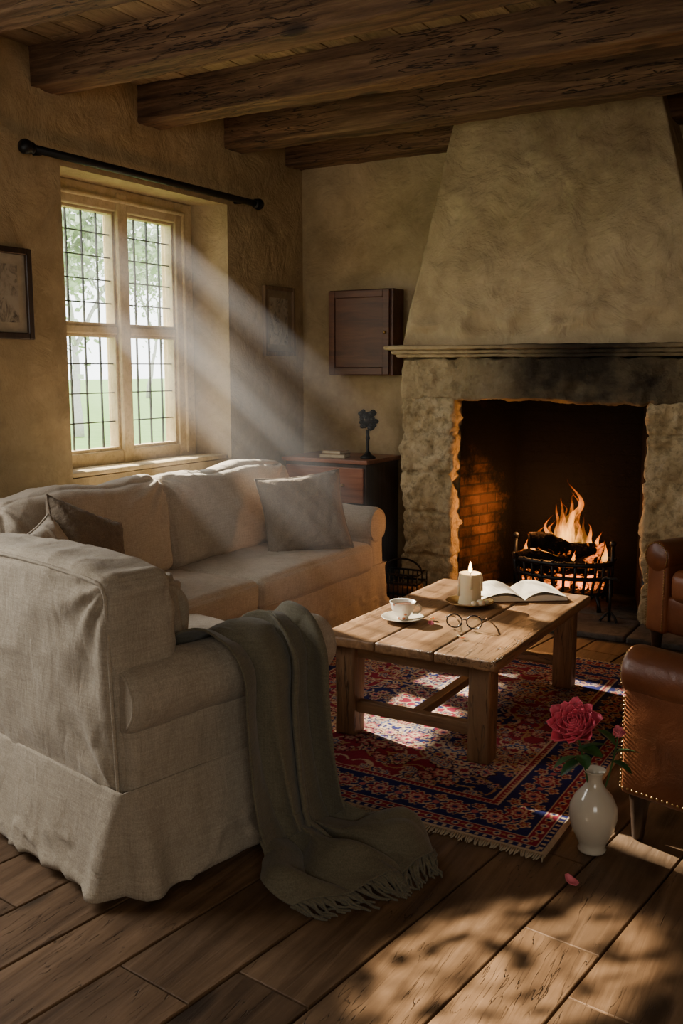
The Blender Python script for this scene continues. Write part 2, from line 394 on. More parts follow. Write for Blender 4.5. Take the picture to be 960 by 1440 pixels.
# windows
def window(idx,y0,y1):
    e=thing('window_%d'%idx,'tall leaded casement window with four lights in a pale stone frame','window',(-4.27,0,0),kind='structure')
    z0,z1=OZ0,OZ1; ym=(y0+y1)/2 if idx==2 else 4.53; f=MB()
    gy=[(y0+.16 if idx==1 else y0+.12,ym-.045),(ym+.045,(5.03 if idx==1 else y1-.12))]; gz=[(1.04,1.745),(1.795,2.475)]
    f.bb(-.08,.05,y0,gy[0][0],z0,z1); f.bb(-.08,.05,gy[1][1],y1,z0,z1)
    f.bb(-.08,.05,gy[0][0],gy[1][1],gz[1][1],z1); f.bb(-.08,.05,gy[0][0],gy[1][1],z0,gz[0][0])
    f.bb(.05,.075,gy[1][1]+.05,gy[1][1]+.075,z0+.05,z1-.06); f.bb(.05,.075,gy[0][0],gy[1][1]+.075,z1-.085,z1-.06)
    f.obj('frame','frame',e,smooth=False,bevel=.010)
    g=MB(); g.bb(-.07,.065,ym-.045,ym+.045,z0+.02,z1-.02); g.obj('mullion','frame',e,smooth=False,bevel=.015)
    g=MB()
    for a,b in gy: g.bb(-.06,.04,a,b,1.745,1.795)
    g.obj('transom','frame',e,smooth=False,bevel=.01)
    c=MB()
    for a,b in gy:
        for c0,c1 in gz:
            t=.018
            c.bb(-.03,.03,a,a+t,c0,c1); c.bb(-.03,.03,b-t,b,c0,c1); c.bb(-.03,.03,a+t,b-t,c0,c0+t); c.bb(-.03,.03,a+t,b-t,c1-t,c1)
    c.obj('casement','frame',e,smooth=False,bevel=.004)
    l=MB()
    for a,b in gy:
        for ri,(c0,c1) in enumerate(gz):
            n=5 if ri else 4
            for k in range(1,4): yy=lerp(a,b,k/4); l.bb(-.006,.006,yy-.0035,yy+.0035,c0,c1)
            for k in range(1,n): zz=lerp(c0,c1,k/n); l.bb(-.006,.006,a,b,zz-.0035,zz+.0035)
    l.obj('leading','lead',e,smooth=False)
    p=MB()
    for a,b in gy:
        for c0,c1 in gz: p.bb(-.002,.002,a+.01,b-.01,c0+.01,c1-.01)
    p.obj('pane','glass',e,smooth=False)
    s=MB(); s.soft((.22,(y1-y0)+.08,.03),.010,(6,24,4),disp=lambda q:.003*nz(q.x*9,q.y*5,q.z*5))
    s.obj('sill','frame',e,loc=(.155,(y0+y1)/2+.03,OZ0+.016))
    return e
window(1,OY0,OY1-.1); window(2,P0,P1)  # second window is out of view, added as a source of side light

# curtain rod
e=thing('curtain_rod','black iron curtain rod with ball finials above the window','curtain rod',(-3.90,4.52,2.635))
MB().tube([(0,-.95,0),(0,.95,0)],.021,14).obj('pole','iron',e)
for s_ in (-1,1):
    k=MB(); k.lathe([(.019,0),(.03,.006),(.032,.018),(.024,.025),(.036,.035),(.038,.055),(.030,.072),(.001,.08)],20)
    k.obj('finial','iron',e,loc=(0,s_*.95,0),rot=(-s_*PI/2,0,0))
for yy in (-.86,.86):
    k=MB(); k.tube([(0,yy,0),(-.05,yy,-.005),(-.099,yy,0)],.009,8); k.obj('bracket','iron',e)

# picture frames
MatB=m_simple('mat_board',(.42,.36,.26),.9)
mm=Mat('old_print',.9); a=mm.noise(14,7,.75,vec=mm.map((1,1,.8)),dist=1.5); b=mm.noise(4,4,.6)
mm.color(mm.mix(mm.ramp(b,[(.42,0.0),(.5,1.0)]),(.40,.35,.27),mm.ramp(a,[(.38,(.06,.05,.04)),(.55,(.38,.33,.25))]))); MatP=mm.m
FrL=m_wood('frame_brown',(.12,.08,.045),(.19,.13,.075),(.26,.18,.11),axis=2,rough=.6,knots=False,cracks=0)
MatD=m_simple('faded_board',(.24,.19,.12),.9)
def picture(label,y0,y1,z0,z1,fw,fm,bm_):
    e=thing('picture_frame',label,'picture',(XW+.003,(y0+y1)/2,(z0+z1)/2)); hy,hz=(y1-y0)/2,(z1-z0)/2
    f=MB()
    f.bb(0,.03,-hy,-hy+fw,-hz,hz); f.bb(0,.03,hy-fw,hy,-hz,hz); f.bb(0,.03,-hy+fw,hy-fw,-hz,-hz+fw); f.bb(0,.03,-hy+fw,hy-fw,hz-fw,hz)
    f.obj('frame',fm,e,smooth=False,bevel=.006)
    MB().bb(0,.01,-hy+fw,hy-fw,-hz+fw,hz-fw).obj('mat_board',bm_,e,smooth=False)
    MB().bb(.01,.013,-hy+fw+.05,hy-fw-.05,-hz+fw+.05,hz-fw-.05).obj('print',MatP,e,smooth=False)
picture('dark wooden frame with a mounted ink landscape print',3.17,3.59,1.69,2.15,.035,'darkwood',MatB)
picture('small faded brown framed print hung beside the window',5.68,6.07,1.63,2.12,.03,FrL,MatD)

# wall cabinet
e=thing('wall_cabinet','dark reddish wooden wall cabinet with panelled door','cabinet',(-3.42,YB-.003,1.79))
MB().bb(-.25,.25,-.16,0,-.30,.30).obj('body','mahogdark',e,smooth=False,bevel=.006)
def panel_door(x0,x1,z0,z1,y,par,name='door'):
    d=MB(); t=.05
    d.bb(x0,x0+t,y-.02,y,z0,z1); d.bb(x1-t,x1,y-.02,y,z0,z1); d.bb(x0+t,x1-t,y-.02,y,z0,z0+t); d.bb(x0+t,x1-t,y-.02,y,z1-t,z1); d.bb(x0+t,x1-t,y-.010,y,z0+t,z1-t)
    return d.obj(name,'mahogdark',par,smooth=False,bevel=.004)
d=panel_door(-.245,.245,-.295,.295,-.16,e)
MB().sph((.215,-.187,0),.011,6).obj('knob','brass',d)
k=MB(); k.bb(.25,.27,-.16,0,-.30,.30); k.obj('side_panel','mahogdark',e,smooth=False,bevel=.004)
# chest of drawers
e=thing('chest_of_drawers','reddish mahogany chest of drawers in the corner','chest of drawers',(-3.50,5.955,0))
MB().bb(-.33,.33,-.24,.24,.08,.89).obj('body','darkwood',e,smooth=False,bevel=.004)
MB().bb(-.35,.35,-.265,.25,.89,.92).obj('top','mahog',e,smooth=False,bevel=.006)
for sx in (-.29,.29):
    for sy in (-.20,.20): MB().lathe([(.02,0),(.03,.03),(.022,.08)],12,T(sx,sy,0)).obj('leg','darkwood',e)
for z0,z1 in ((.12,.36),(.38,.60),(.62,.865)):
    d=MB(); d.bb(-.315,.315,-.262,-.24,z0,z1); dd=d.obj('drawer','mahog',e,smooth=False,bevel=.006)
    for sx in (-.16,.16):
        MB().sph((sx,-.275,(z0+z1)/2),.014,6).obj('knob','brass',dd)
e=thing('figurine','small dark bronze figurine on a turned stand','ornament',(-3.24,5.86,.92))
MB().lathe([(.055,0),(.055,.012),(.03,.025),(.012,.05),(.01,.12),(.016,.14),(.01,.16),(.012,.2)],18).obj('base','iron',e)
k=MB(); 
for i in range(26):
    a=random.random()*6.28; h=random.uniform(-.07,.075); rr=math.sqrt(max(0,.08**2-h*h))*.75
    k.sph((rr*math.cos(a),rr*math.sin(a)*.7,.27+h),random.uniform(.012,.026),4,(1,1,.8))
k.sph((0,0,.27),.052,6); k.obj('figure','iron',e)
def closed_book(loc,rz,sz,col,label):
    e=thing('book',label,'book',loc,rz); sx,sy,h=sz
    MB().bb(-sx/2+.004,sx/2-.004,-sy/2+.004,sy/2-.004,.003,h-.003).obj('pages',m_simple('paper_edge',(.5,.43,.3),.9),e,smooth=False)
    c=MB(); c.bb(-sx/2,sx/2,-sy/2,sy/2,0,.004); c.bb(-sx/2,sx/2,-sy/2,sy/2,h-.004,h); c.bb(-sx/2,-sx/2+.004,-sy/2,sy/2,.004,h-.004)
    c.obj('cover',m_simple('book_cloth',col,.8),e,smooth=False)
closed_book((-3.47,5.80,.921),.2,(.19,.13,.028),(.24,.16,.08),'worn tan clothbound book lying on the chest')
closed_book((-3.465,5.80,.950),-.1,(.16,.11,.022),(.30,.20,.10),'small brown book stacked on another book')

# ---------------------------------------------------------------- fireplace
FY=5.72
e=thing('fireplace','large old limestone fireplace with tapered plaster hood and soot marks','fireplace',(0,0,0))
def rock(p,s):
    d=.020*nz(p.x*3+s,p.y*3,p.z*3)+.024*nz(p.x*7+s,p.y*7,p.z*7)+.014*nz(p.x*16+s,p.y*16,p.z*16)+.007*nz(p.x*34,p.y*34,p.z*34)
    c=nz(p.x*9+s+5,p.y*9,p.z*9)
    return d-.020*max(0,c-.16)*3
def jamb(x0,x1,seed,joints):
    b=MB(); y0,y1=FY+.01,YB-.003
    def dp(p):
        d=rock(p,seed)
        z=p.z+.68+.03*nz(p.x*5,p.y*5,seed)
        for j in joints: d-=.026*math.exp(-((z-j)/.011)**2)*(.5+1.0*abs(nz(p.x*5,j*9,seed)))
        return d
    b.soft((x1-x0-.01,y1-y0,1.36),.028,(44,34,150),disp=dp,M_=T((x0+x1)/2,(y0+y1)/2,.68))
    b.obj('pillar','stone',e)
jamb(-2.92,-2.53,0,(.31,.60,.86,1.12)); jamb(-1.33,-.94,40,(.27,.55,.88,1.15))
MB().soft((1.98,YB-FY-.01,.275),.022,(190,16,28),disp=lambda p:.75*rock(p,21),M_=T(-1.93,(FY+YB)/2+.003,1.475)).obj('lintel','lintel',e)
k=MB()
def dpm(p): return .006*nz(p.x*6,p.y*6,p.z*6)+.004*nz(p.x*20,p.y*20,p.z*20)
k.soft((2.03,YB-FY+.02,.025),.010,(110,12,4),disp=dpm,M_=T(-1.93,(FY+YB)/2-.01,1.622))
k.soft((2.08,YB-FY+.05,.028),.013,(110,12,4),disp=dpm,M_=T(-1.93,(FY+YB)/2-.025,1.645))
k.soft((2.15,YB-FY+.09,.030),.014,(110,12,4),disp=dpm,M_=T(-1.93,(FY+YB)/2-.045,1.672))
k.obj('mantel_shelf','mantel',e)
def hood(u,v):
    z=lerp(1.68,ZC-.005,v); xl=lerp(-2.91,-2.60,v); xr=lerp(-.97,-1.37,v); yf=lerp(FY+.01,5.86,v)
    if u<.15: t=u/.15; x,y=xl,lerp(YB-.003,yf,t)
    elif u<.85: t=(u-.15)/.7; x,y=lerp(xl,xr,t),yf
    else: t=(u-.85)/.15; x,y=xr,lerp(yf,YB-.003,t)
    d=.035*nz(x*1.6,z*1.6,3)+.018*nz(x*5,z*5,1)+.007*nz(x*14,z*14,1)
    lump=math.exp(-((v-.06)/.09)**2)*.07*max(0,nz(x*5,z*9,7)+.2)
    edge=min(1,v*12)
    if .14<u<.86: y-=(d+lump)*edge
    return (x,y,z)
k=MB(); k.grid(hood,160,120); o=k.obj('hood','hood',e)
k=MB(); zt=1.36
bl=[(-2.53,FY+.12),(-2.36,6.42),(-1.50,6.42),(-1.33,FY+.12)]
ow=[(-2.61,FY+.12),(-2.61,6.6),(-1.25,6.6),(-1.25,FY+.12)]
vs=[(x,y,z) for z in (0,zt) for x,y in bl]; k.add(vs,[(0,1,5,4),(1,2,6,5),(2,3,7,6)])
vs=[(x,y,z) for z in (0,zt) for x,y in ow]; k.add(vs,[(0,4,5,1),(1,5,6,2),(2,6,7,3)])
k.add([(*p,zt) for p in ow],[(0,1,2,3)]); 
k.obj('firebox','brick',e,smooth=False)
k=MB(); xs=[-2.95,-2.35,-1.80,-1.30,-.85]
for i in range(4):
    k.soft((xs[i+1]-xs[i]-.008,.434,.035),.008,(14,10,3),disp=lambda q:.003*nz(q.x*7+i,q.y*7,0),M_=T((xs[i]+xs[i+1])/2,5.58,.0175))
k.bb(-2.52,-1.34,5.80,6.42,0,.034)
k.obj('hearth','hearth',e)

# grate
GX,GY=-1.87,5.99
e=thing('fire_grate','black iron fire basket with upright bars on the hearth','fire grate',(GX,GY,.035))
k=MB()
def arc(z,rx,ry,n=28):
    return [(rx*math.cos(a),ry*math.sin(a),z) for a in [PI+PI*i/n for i in range(n+1)]]
for z,r in ((.10,.9),(.20,.97),(.29,1.0)):
    k.tube(arc(z,.32*r,.20*r),.013 if z<.29 else .017,8)
    k.tube([(-.32*r,0,z),(-.30*r,.16,z),(.30*r,.16,z),(.32*r,0,z)],.011,8)
for i in range(15):
    a=PI+PI*i/14
    k.tube([(.285*math.cos(a),.18*math.sin(a),.07),(.29*math.cos(a),.185*math.sin(a),.11),(.318*math.cos(a),.199*math.sin(a),.22),(.325*math.cos(a),.205*math.sin(a),.31)],.010,6)
for x in np.linspace(-.24,.24,9): k.tube([(x,-.13,.09),(x,.15,.09)],.009,6)
k.obj('basket','iron',e)
for sx,sy in ((-.26,-.12),(.26,-.12),(-.24,.14),(.24,.14)):
    MB().tube([(sx*1.1,sy*1.15,0),(sx*1.08,sy*1.1,.05),(sx,sy,.10)],[.016,.012,.012],8).obj('leg','iron',e)
for sx in (-.32,.32):
    k=MB(); k.tube([(sx,0,.08),(sx,0,.40)],.012,8); k.sph((sx,0,.415),.022,6); k.obj('post','iron',e)
def log(loc,rz,tilt,L,r,label,mat='log'):
    b=MB(); n=20; path=[(lerp(-L/2,L/2,i/n),.012*math.sin(i*.7),.01*math.sin(i*.4)) for i in range(n+1)]
    b.tube(path,[r*(1+.12*nz(i*.5,rz*5,2)) for i in range(n+1)],14)
    b.v=[tuple(Vector(v)+Vector((0,v[1],v[2]))*.35*nz(v[0]*9,v[1]*40,v[2]*40)) for v in b.v]
    o=b.obj('firewood_log',mat,loc=loc,rot=(0,tilt,rz)); tag(o,label,'log','burning logs in the grate'); return o
log((GX-.02,GY-.08,.30),.08,.02,.52,.058,'charred burning log resting in the fire grate')
log((GX+.02,GY+.07,.30),-.25,-.05,.46,.052,'charred burning log resting in the fire grate')
log((GX+.02,GY-.02,.405),.22,.14,.46,.052,'charred log lying across two other logs')
k=MB()
for i in range(140):
    a=random.random()*6.28; rr=math.sqrt(random.random()); k.soft([random.uniform(.03,.06)]*3,.01,(2,2,2),M_=T(GX+.26*rr*math.cos(a),GY+.0+.13*rr*math.sin(a),.16+random.uniform(0,.08))@R('X',random.uniform(0,90))@R('Z',random.uniform(0,90)))
o=k.obj('embers','ember',kind='stuff'); tag(o,'bed of glowing orange embers in the grate','embers')
e=thing('fire','bright orange and yellow flames rising from logs','fire',(GX,GY,.27))
def tongue(x,y,z,h,w,seed):
    b=MB(); n=26; vs=[];N=10
    for i in range(n+1):
        t=i/n; r=w*(math.sin(PI*min(1,t*1.0)**.62)*(1-t)**.6+.012)*(1 if i<n else .05)
        ox=.16*h*nz(seed,t*2.2,0)*t*2.2+.03*h*nz(seed+4,t*7,0)*t; oy=.10*h*nz(seed+9,t*2.6,0)*t
        for k_ in range(N):
            a=2*PI*k_/N; q=1+.6*nz(math.cos(a)+seed,math.sin(a),t*5)
            vs.append((x+ox+r*q*math.cos(a),y+oy+.45*r*q*math.sin(a),z+t*h))
    fs=[(i*N+k_,i*N+(k_+1)%N,(i+1)*N+(k_+1)%N,(i+1)*N+k_) for i in range(n) for k_ in range(N)]
    b.add(vs,fs); b.obj('flame','flame',e,sub=1)
fl_=[(0.02,.04,.06,.52,.055),(-.05,.02,.05,.36,.045),(.08,.05,.05,.38,.048),(-.14,.04,.03,.24,.036),(.15,.03,.04,.27,.036),(-.22,.0,.02,.18,.030),(.22,.02,.04,.22,.032),(.0,.0,.12,.30,.040),(.10,.0,.10,.22,.034),(-.09,.0,.10,.20,.034),(.045,.03,.20,.30,.028),(-.26,.02,0,.18,.024),(.19,-.02,.03,.18,.029),(-.02,.07,.05,.40,.045),(-.17,-.04,.0,.14,.029),(.26,.0,.04,.16,.024),(.03,.02,.1,.40,.035),(-.11,.06,.05,.28,.030),(.12,.06,.05,.30,.030),(.10,-.10,.02,.12,.02),(-.08,-.11,.02,.10,.02)]
for i,f in enumerate(fl_): tongue(*f,i*3.7)

e=thing('fire_dog','slender black iron firedog standing on the hearth','firedog',(-1.47,5.66,.035))
MB().tube([(0,0,.0),(0,0,.27)],.009,8).obj('post','iron',e)
MB().tube([(-.05,-.02,0.006),(-.035,0,.03),(0,0,.07),(.035,0,.03),(.05,-.02,0.006)],.008,8).obj('foot','iron',e)
MB().tube([(-.05,0,.25),(-.03,0,.27),(0,0,.262),(.03,0,.27),(.05,0,.25)],.008,8).obj('scroll','iron',e)
e=thing('log_basket','small dark iron basket holding kindling beside the fireplace','basket',(-2.79,5.535,.0),rz=.1)
k=MB()
for z in (.02,.09,.16,.22): 
    pts=[(-.13,-.09,z),(.13,-.09,z),(.13,.09,z),(-.13,.09,z)]; k.tube(pts,.007,6,closed=True)
for i in range(9):
    x=lerp(-.13,.13,i/8); k.tube([(x,-.09,.02),(x,-.092,.22)],.005,6); k.tube([(x,.09,.02),(x,.092,.22)],.005,6); k.tube([(x,-.09,.02),(x,.09,.02)],.005,6)
k.tube([(0.13*math.cos(a),0,.22+.09*math.sin(a)) for a in np.linspace(0,PI,16)],.007,6); 
for a in ((-.13,-.09),(.13,-.09),(-.13,.09),(.13,.09)): k.tube([(a[0],a[1],0),(a[0],a[1],.03)],.008,6)
k.obj('basket','iron',e)
for i in range(6):
    b=MB(); b.tube([(-.11,lerp(-.06,.06,(i%3)/2),.055+.055*(i//3)),(.11,lerp(-.05,.06,(i%3)/2)+.01,.06+.055*(i//3))],.024,9); b.obj('kindling','tablerail',e)

# ---------------------------------------------------------------- sofa + armchair
def wrk(seed,amp=.006):
    def f(p): 
        a=nz(p.x*3+seed,p.y*3,p.z*3); b=nz(p.x*7+seed+p.z*2,p.y*6,p.z*8); c=nz(p.x*18+seed+p.y*5,p.y*10,p.z*16)
        r=1-min(1,abs(nz(p.x*5+p.z*4+seed*3,p.y*4-p.z*3,p.z*3+p.x))/.12)
        return amp*(1.1*a+.6*b+.22*c+.35*r)
    return f
def crease(seed,amp,cx,cz,dirs):
    def f(p):
        ang=math.atan2(p.z-cz,p.x-cx); r=math.hypot(p.x-cx,p.z-cz)
        return amp*math.sin(ang*dirs+seed+2*nz(p.x*3,p.z*3,seed))*math.exp(-r*3.2)*min(1,r*9)
    return f
def piping_rect(sx,sy,z,r):
    pts=[]
    for cx,cy,a0 in ((sx/2-r,sy/2-r,0),(-sx/2+r,sy/2-r,90),(-sx/2+r,-sy/2+r,180),(sx/2-r,-sy/2+r,270)):
        for i in range(5):
            a=math.radians(a0+90*i/4); pts.append((cx+r*math.cos(a),cy+r*math.sin(a),z))
    return pts
def seat_cushion(e,name,x,y,z,sx,sy,sz,seed,mat='linen'):
    k=MB(); k.soft((sx,sy,sz),.035,(44,40,10),puff=(.01,.012,.028),disp=wrk(seed,.008),M_=T(x,y,z))
    for s_ in (-1,1):
        k.tube(piping_rect(sx-.006,sy-.006,s_*(sz/2-.02),.05),.006,6,closed=True,M_=T(x,y,z))
    return k.obj(name,mat,e)
def skirt(e,W,D,z1,mat,seed,flare=.03,yo=0):
    k=MB(); hw,hd=W/2,D/2
    segs=[]
    def edge(p,q,n): 
        for i in range(n): segs.append((lerp(p[0],q[0],i/n),lerp(p[1],q[1],i/n)))
    cor=[(hw,hd),(-hw,hd),(-hw,-hd),(hw,-hd)]
    for i in range(4):
        p,q=cor[i],cor[(i+1)%4]; edge(p,q,int(math.dist(p,q)/.014))
    N=len(segs); nv=26; vs=[]
    for j in range(nv+1):
        t=j/nv; z=lerp(z1,.012,t)
        for i,(x,y) in enumerate(segs):
            dc=min(math.dist((x,y),c) for c in cor)
            n=Vector((1 if x>hw-.001 else (-1 if x<-hw+.001 else 0),1 if y>hd-.001 else (-1 if y<-hd+.001 else 0),0)).normalized()
            pleat=math.exp(-((dc-.06)/.045)**2)
            slit=math.exp(-(dc/.016)**2)
            o=flare*t+.016*t*nz(x*4+seed,y*4,0)+.010*t*nz(x*11+seed,y*11,z*2)+pleat*.034*t-slit*.065*t**.7
            o+=.016*sstep(.25,.9,t)*(1-min(1,abs(nz(x*5+seed,y*5,z*14+x*6))/.16))
            o+=.006*t*nz(x*8,y*8,z*20+seed)
            zz=z+ (.018*t*(1+nz(x*3+seed,y*3,5)))
            vs.append((x+n.x*o,y+n.y*o+yo,zz))
    fs=[(j*N+i,(j+1)*N+i,(j+1)*N+(i+1)%N,j*N+(i+1)%N) for j in range(nv) for i in range(N)]
    k.add(vs,fs)
    return k.obj('skirt',mat,e,solid=.006)
def arm(e,side,W,D,zt,r,mat,seed,y0,y1,inset=.03,zb=.2):
    k=MB(); x=side*(W/2-r)
    L=y1-y0
    ends=[0,.002,.006,.012,.02,.03,.04]
    ys=[y0+q for q in ends]+[lerp(y0+.05,y1-.05,i/44) for i in range(45)]+[y1-q for q in ends[::-1]]
    path=[];rad=[]
    for yy in ys:
        q=min(yy-y0,y1-yy); rr=r*(.78+.22*math.sqrt(max(0,1-(1-min(1,q/.04))**2)))
        if q<1e-6: rr=.02*r
        elif q<.0025: rr=.80*r
        path.append((x,yy,zt-r)); rad.append(rr)
    k.tube(path,rad,40)
    f=wrk(seed,.009)
    def mod(v):
        d=Vector((v[0]-x,0,v[2]-zt+r))
        if d.length<1e-4: return v
        return tuple(Vector(v)+d.normalized()*f(Vector(v)))
    k.v=[mod(v) for v in k.v]
    pw=.17; px=side*(W/2-pw/2-inset)
    k.soft((pw,L-.02,zt-r-zb),.03,(8,44,26),puff=(.008,0,0),disp=wrk(seed+3,.008),M_=T(px,(y0+y1)/2,zb+(zt-r-zb)/2))
    for yy in (y1-.006,y0+.006):
        k.tube([(x+(r*.86)*math.cos(a),yy,zt-r+(r*.86)*math.sin(a)) for a in np.linspace(-.9,PI+.9,26)],.006,6)
    return k.obj('arm',mat,e)
def back_cush(e,x,y,z,sx,st,sz,lean,seed,mat='linen'):
    k=MB()
    def warp(p):
        t=(p.z/sz+.5); return (p.x,p.y,p.z+.015*nz(p.x*3+seed,0,0)*t-.02*t*(2*p.x/sx)**4)
    w1=wrk(seed,.014); c1=crease(seed,.012,sx/2,sz/2,14); c2=crease(seed+2,.012,-sx/2,sz/2,14)
    k.soft((sx,st,sz),.065,(64,16,46),puff=(.010,.05,.010),disp=lambda p:w1(p)+c1(p)+c2(p),warp=warp)
    return k.obj('back_cushion',mat,e,loc=(x,y,z),rot=(lean,0,0))
SW,SD=2.80,.98
sofa=thing('sofa','large cream linen slipcovered sofa with rolled arms under the window','sofa',(-3.28,3.98,0),rz=-PI/2)
MB().soft((SW-.1,SD-.10,.24),.03,(40,20,8),M_=T(0,-.0,.22)).obj('frame','linen',sofa)
skirt(sofa,SW-.06,SD-.06,.32,'linen',3,flare=.012)
for s_ in (-1,1): arm(sofa,s_,SW,SD,.68,.115,'linen',11*s_,-.42,.45,.03)
MB().soft((SW-.28,.20,.66),.06,(60,10,20),disp=wrk(4,.008),M_=T(0,-.37,.56)).obj('back','linen',sofa)
ca,cb=-(SW/2-.25),(SW/2-.25); cm=.05
for i,(xa,xb) in enumerate(((ca,cm),(cm,cb))):
    cc=(xa+xb)/2; cw=xb-xa
    seat_cushion(sofa,'seat_cushion',cc,.14,.39,cw-.006,.70,.16,20+i)
    back_cush(sofa,cc,-.20,.70,cw-.01,.22,.53,math.radians(10),30+i)
AW,AD=1.05,.88
AX,AY,AR=-2.245,2.42,math.radians(-12)
ac=thing('armchair','cream linen slipcovered armchair seen from behind with pleated skirt','armchair',(AX,AY,0),rz=AR)
MB().soft((AW-.16,AD-.14,.24),.03,(20,20,8),M_=T(0,0,.24)).obj('frame','linen2',ac)
skirt(ac,AW-.095,AD-.03,.34,'linen2',8,flare=.055,yo=.02)
for s_ in (-1,1): arm(ac,s_,AW,AD,.705,.105,'linen2',17*s_,-.385,.46,.052)
def bwarp(p):
    t=p.z/.70+.5; return (p.x*(1+.02*t),p.y-.02*t,p.z+.015*t*(1-(p.x/.43)**2))
k=MB(); w1=wrk(51,.012); c1=crease(3,.012,.44,.33,12); c2=crease(5,.010,.44,-.30,10)
k.soft((.89,.24,.70),.05,(64,18,60),puff=(.004,.016,.008),disp=lambda p:w1(p)+c1(p)+c2(p),warp=bwarp,M_=T(0,-.275,.615))
k.obj('back','linen2',ac)
k=MB()
w=.89/2*1.02
pts=[]
for i in range(20): pts.append((w-.012,-.275-.118-.02*(i/19),.30+i/19*.60))
for i in range(1,9): a=PI/2*i/8; pts.append((w-.012-.05*(1-math.cos(a))-.0,-.413,.90+.05*math.sin(a)))
for i in range(1,20): pts.append((lerp(w-.062,-w+.062,i/19),-.413,.952+.012*math.sin(PI*i/19)))
k.tube(pts,.006,6); k.obj('piping','linen2',ac)
seat_cushion(ac,'seat_cushion',0,.11,.475,AW-.40,.80,.17,61,'linen2')
back_cush(ac,0,-.10,.72,AW-.42,.16,.38,math.radians(8),66,'linen2')
for sx in (-1,1):
    for sy in (-1,1): MB().lathe([(.018,0),(.028,.05),(.03,.13)],12,T(sx*.41,sy*.34,0)).obj('leg','darkwood',ac)

def pillow(label,loc,rot,w,h,t,mat,seed):
    k=MB(); n=36
    def side(sg):
        def f(u,v):
            a,b=2*u-1,2*v-1
            x=w/2*a*(1-.09*(1-b*b)); y=h/2*b*(1-.09*(1-a*a))
            th=t/2*((1-a**4)*(1-b**4))**.55*(.85+.2*nz(a*1.5+seed,b*1.5,sg))
            rr=math.hypot(abs(a)-1,abs(b)-1); an=math.atan2(1-abs(b),1-abs(a))
            z=sg*(th+.008*math.sin(an*11+seed)*math.exp(-rr*2.0)*min(1,rr*6))+.014*nz(a*4+seed,b*4,sg)*(1-a*a)*(1-b*b)+.007*nz(a*11+seed,b*11,sg)
            if abs(a)>.999 or abs(b)>.999: z=0
            return (x,y,z)
        return f
    k.grid(side(1),n,n); o=len(k.f); k.grid(side(-1),n,n)
    for i in range(o,len(k.f)): k.f[i]=k.f[i][::-1]
    per=[(w/2*a*(1-.09*(1-b*b)),h/2*b*(1-.09*(1-a*a)),0) for a,b in [(lerp(-1,1,i/24),-1) for i in range(24)]+[(1,lerp(-1,1,i/24)) for i in range(24)]+[(lerp(1,-1,i/24),1) for i in range(24)]+[(-1,lerp(1,-1,i/24)) for i in range(24)]]
    k.tube(per,.005,6,closed=True)
    ob=k.obj('throw_pillow',mat); ob.matrix_world=Matrix.Translation(loc)@rot; tag(ob,label,'cushion'); return ob
def prot(face_deg,lean,roll=0):
    return R('Z',face_deg)@R('Y',90-lean)@R('Z',90+roll)
pillow('square brown linen pillow leaning on the sofa arm',(-3.02,4.70,.70),prot(-42,20,5),.52,.48,.18,'pillow',1)
pillow('square brown tweed pillow leaning on the sofa back',(-3.08,3.03,.735),prot(8,25,-26),.46,.44,.17,'pillow2',2)
pillow('pale linen pillow on the near end of the sofa',(-2.98,2.74,.745),prot(20,30,10),.40,.36,.13,'linen',3)

# throw blanket
k=MB(); U,S=150,180
r_=.120; cx,cz=AW/2-.105,.60
path=[(cx-r_-.05,.575),(cx-r_-.01,.60)]
for i in range(1,13):
    a=PI-PI*i/12*1.02; path.append((cx+r_*math.cos(a),cz+r_*math.sin(a)))
path+=[(cx+r_-.005,.50),(cx+r_+.00,.38),(cx+r_+.015,.25),(cx+r_+.045,.13),(cx+r_+.09,.055),(cx+r_+.17,.03),(cx+r_+.26,.03),(cx+r_+.33,.025),(cx+r_+.38,.018)]
cum=[0]
for a,b in zip(path,path[1:]): cum.append(cum[-1]+math.dist(a,b))
Ltot=cum[-1]
def ppos(s):
    d=s*Ltot
    for i in range(len(cum)-1):
        if d<=cum[i+1]+1e-9:
            t=(d-cum[i])/(cum[i+1]-cum[i]); return Vector((lerp(path[i][0],path[i+1][0],t),lerp(path[i][1],path[i+1][1],t)))
    return Vector(path[-1])
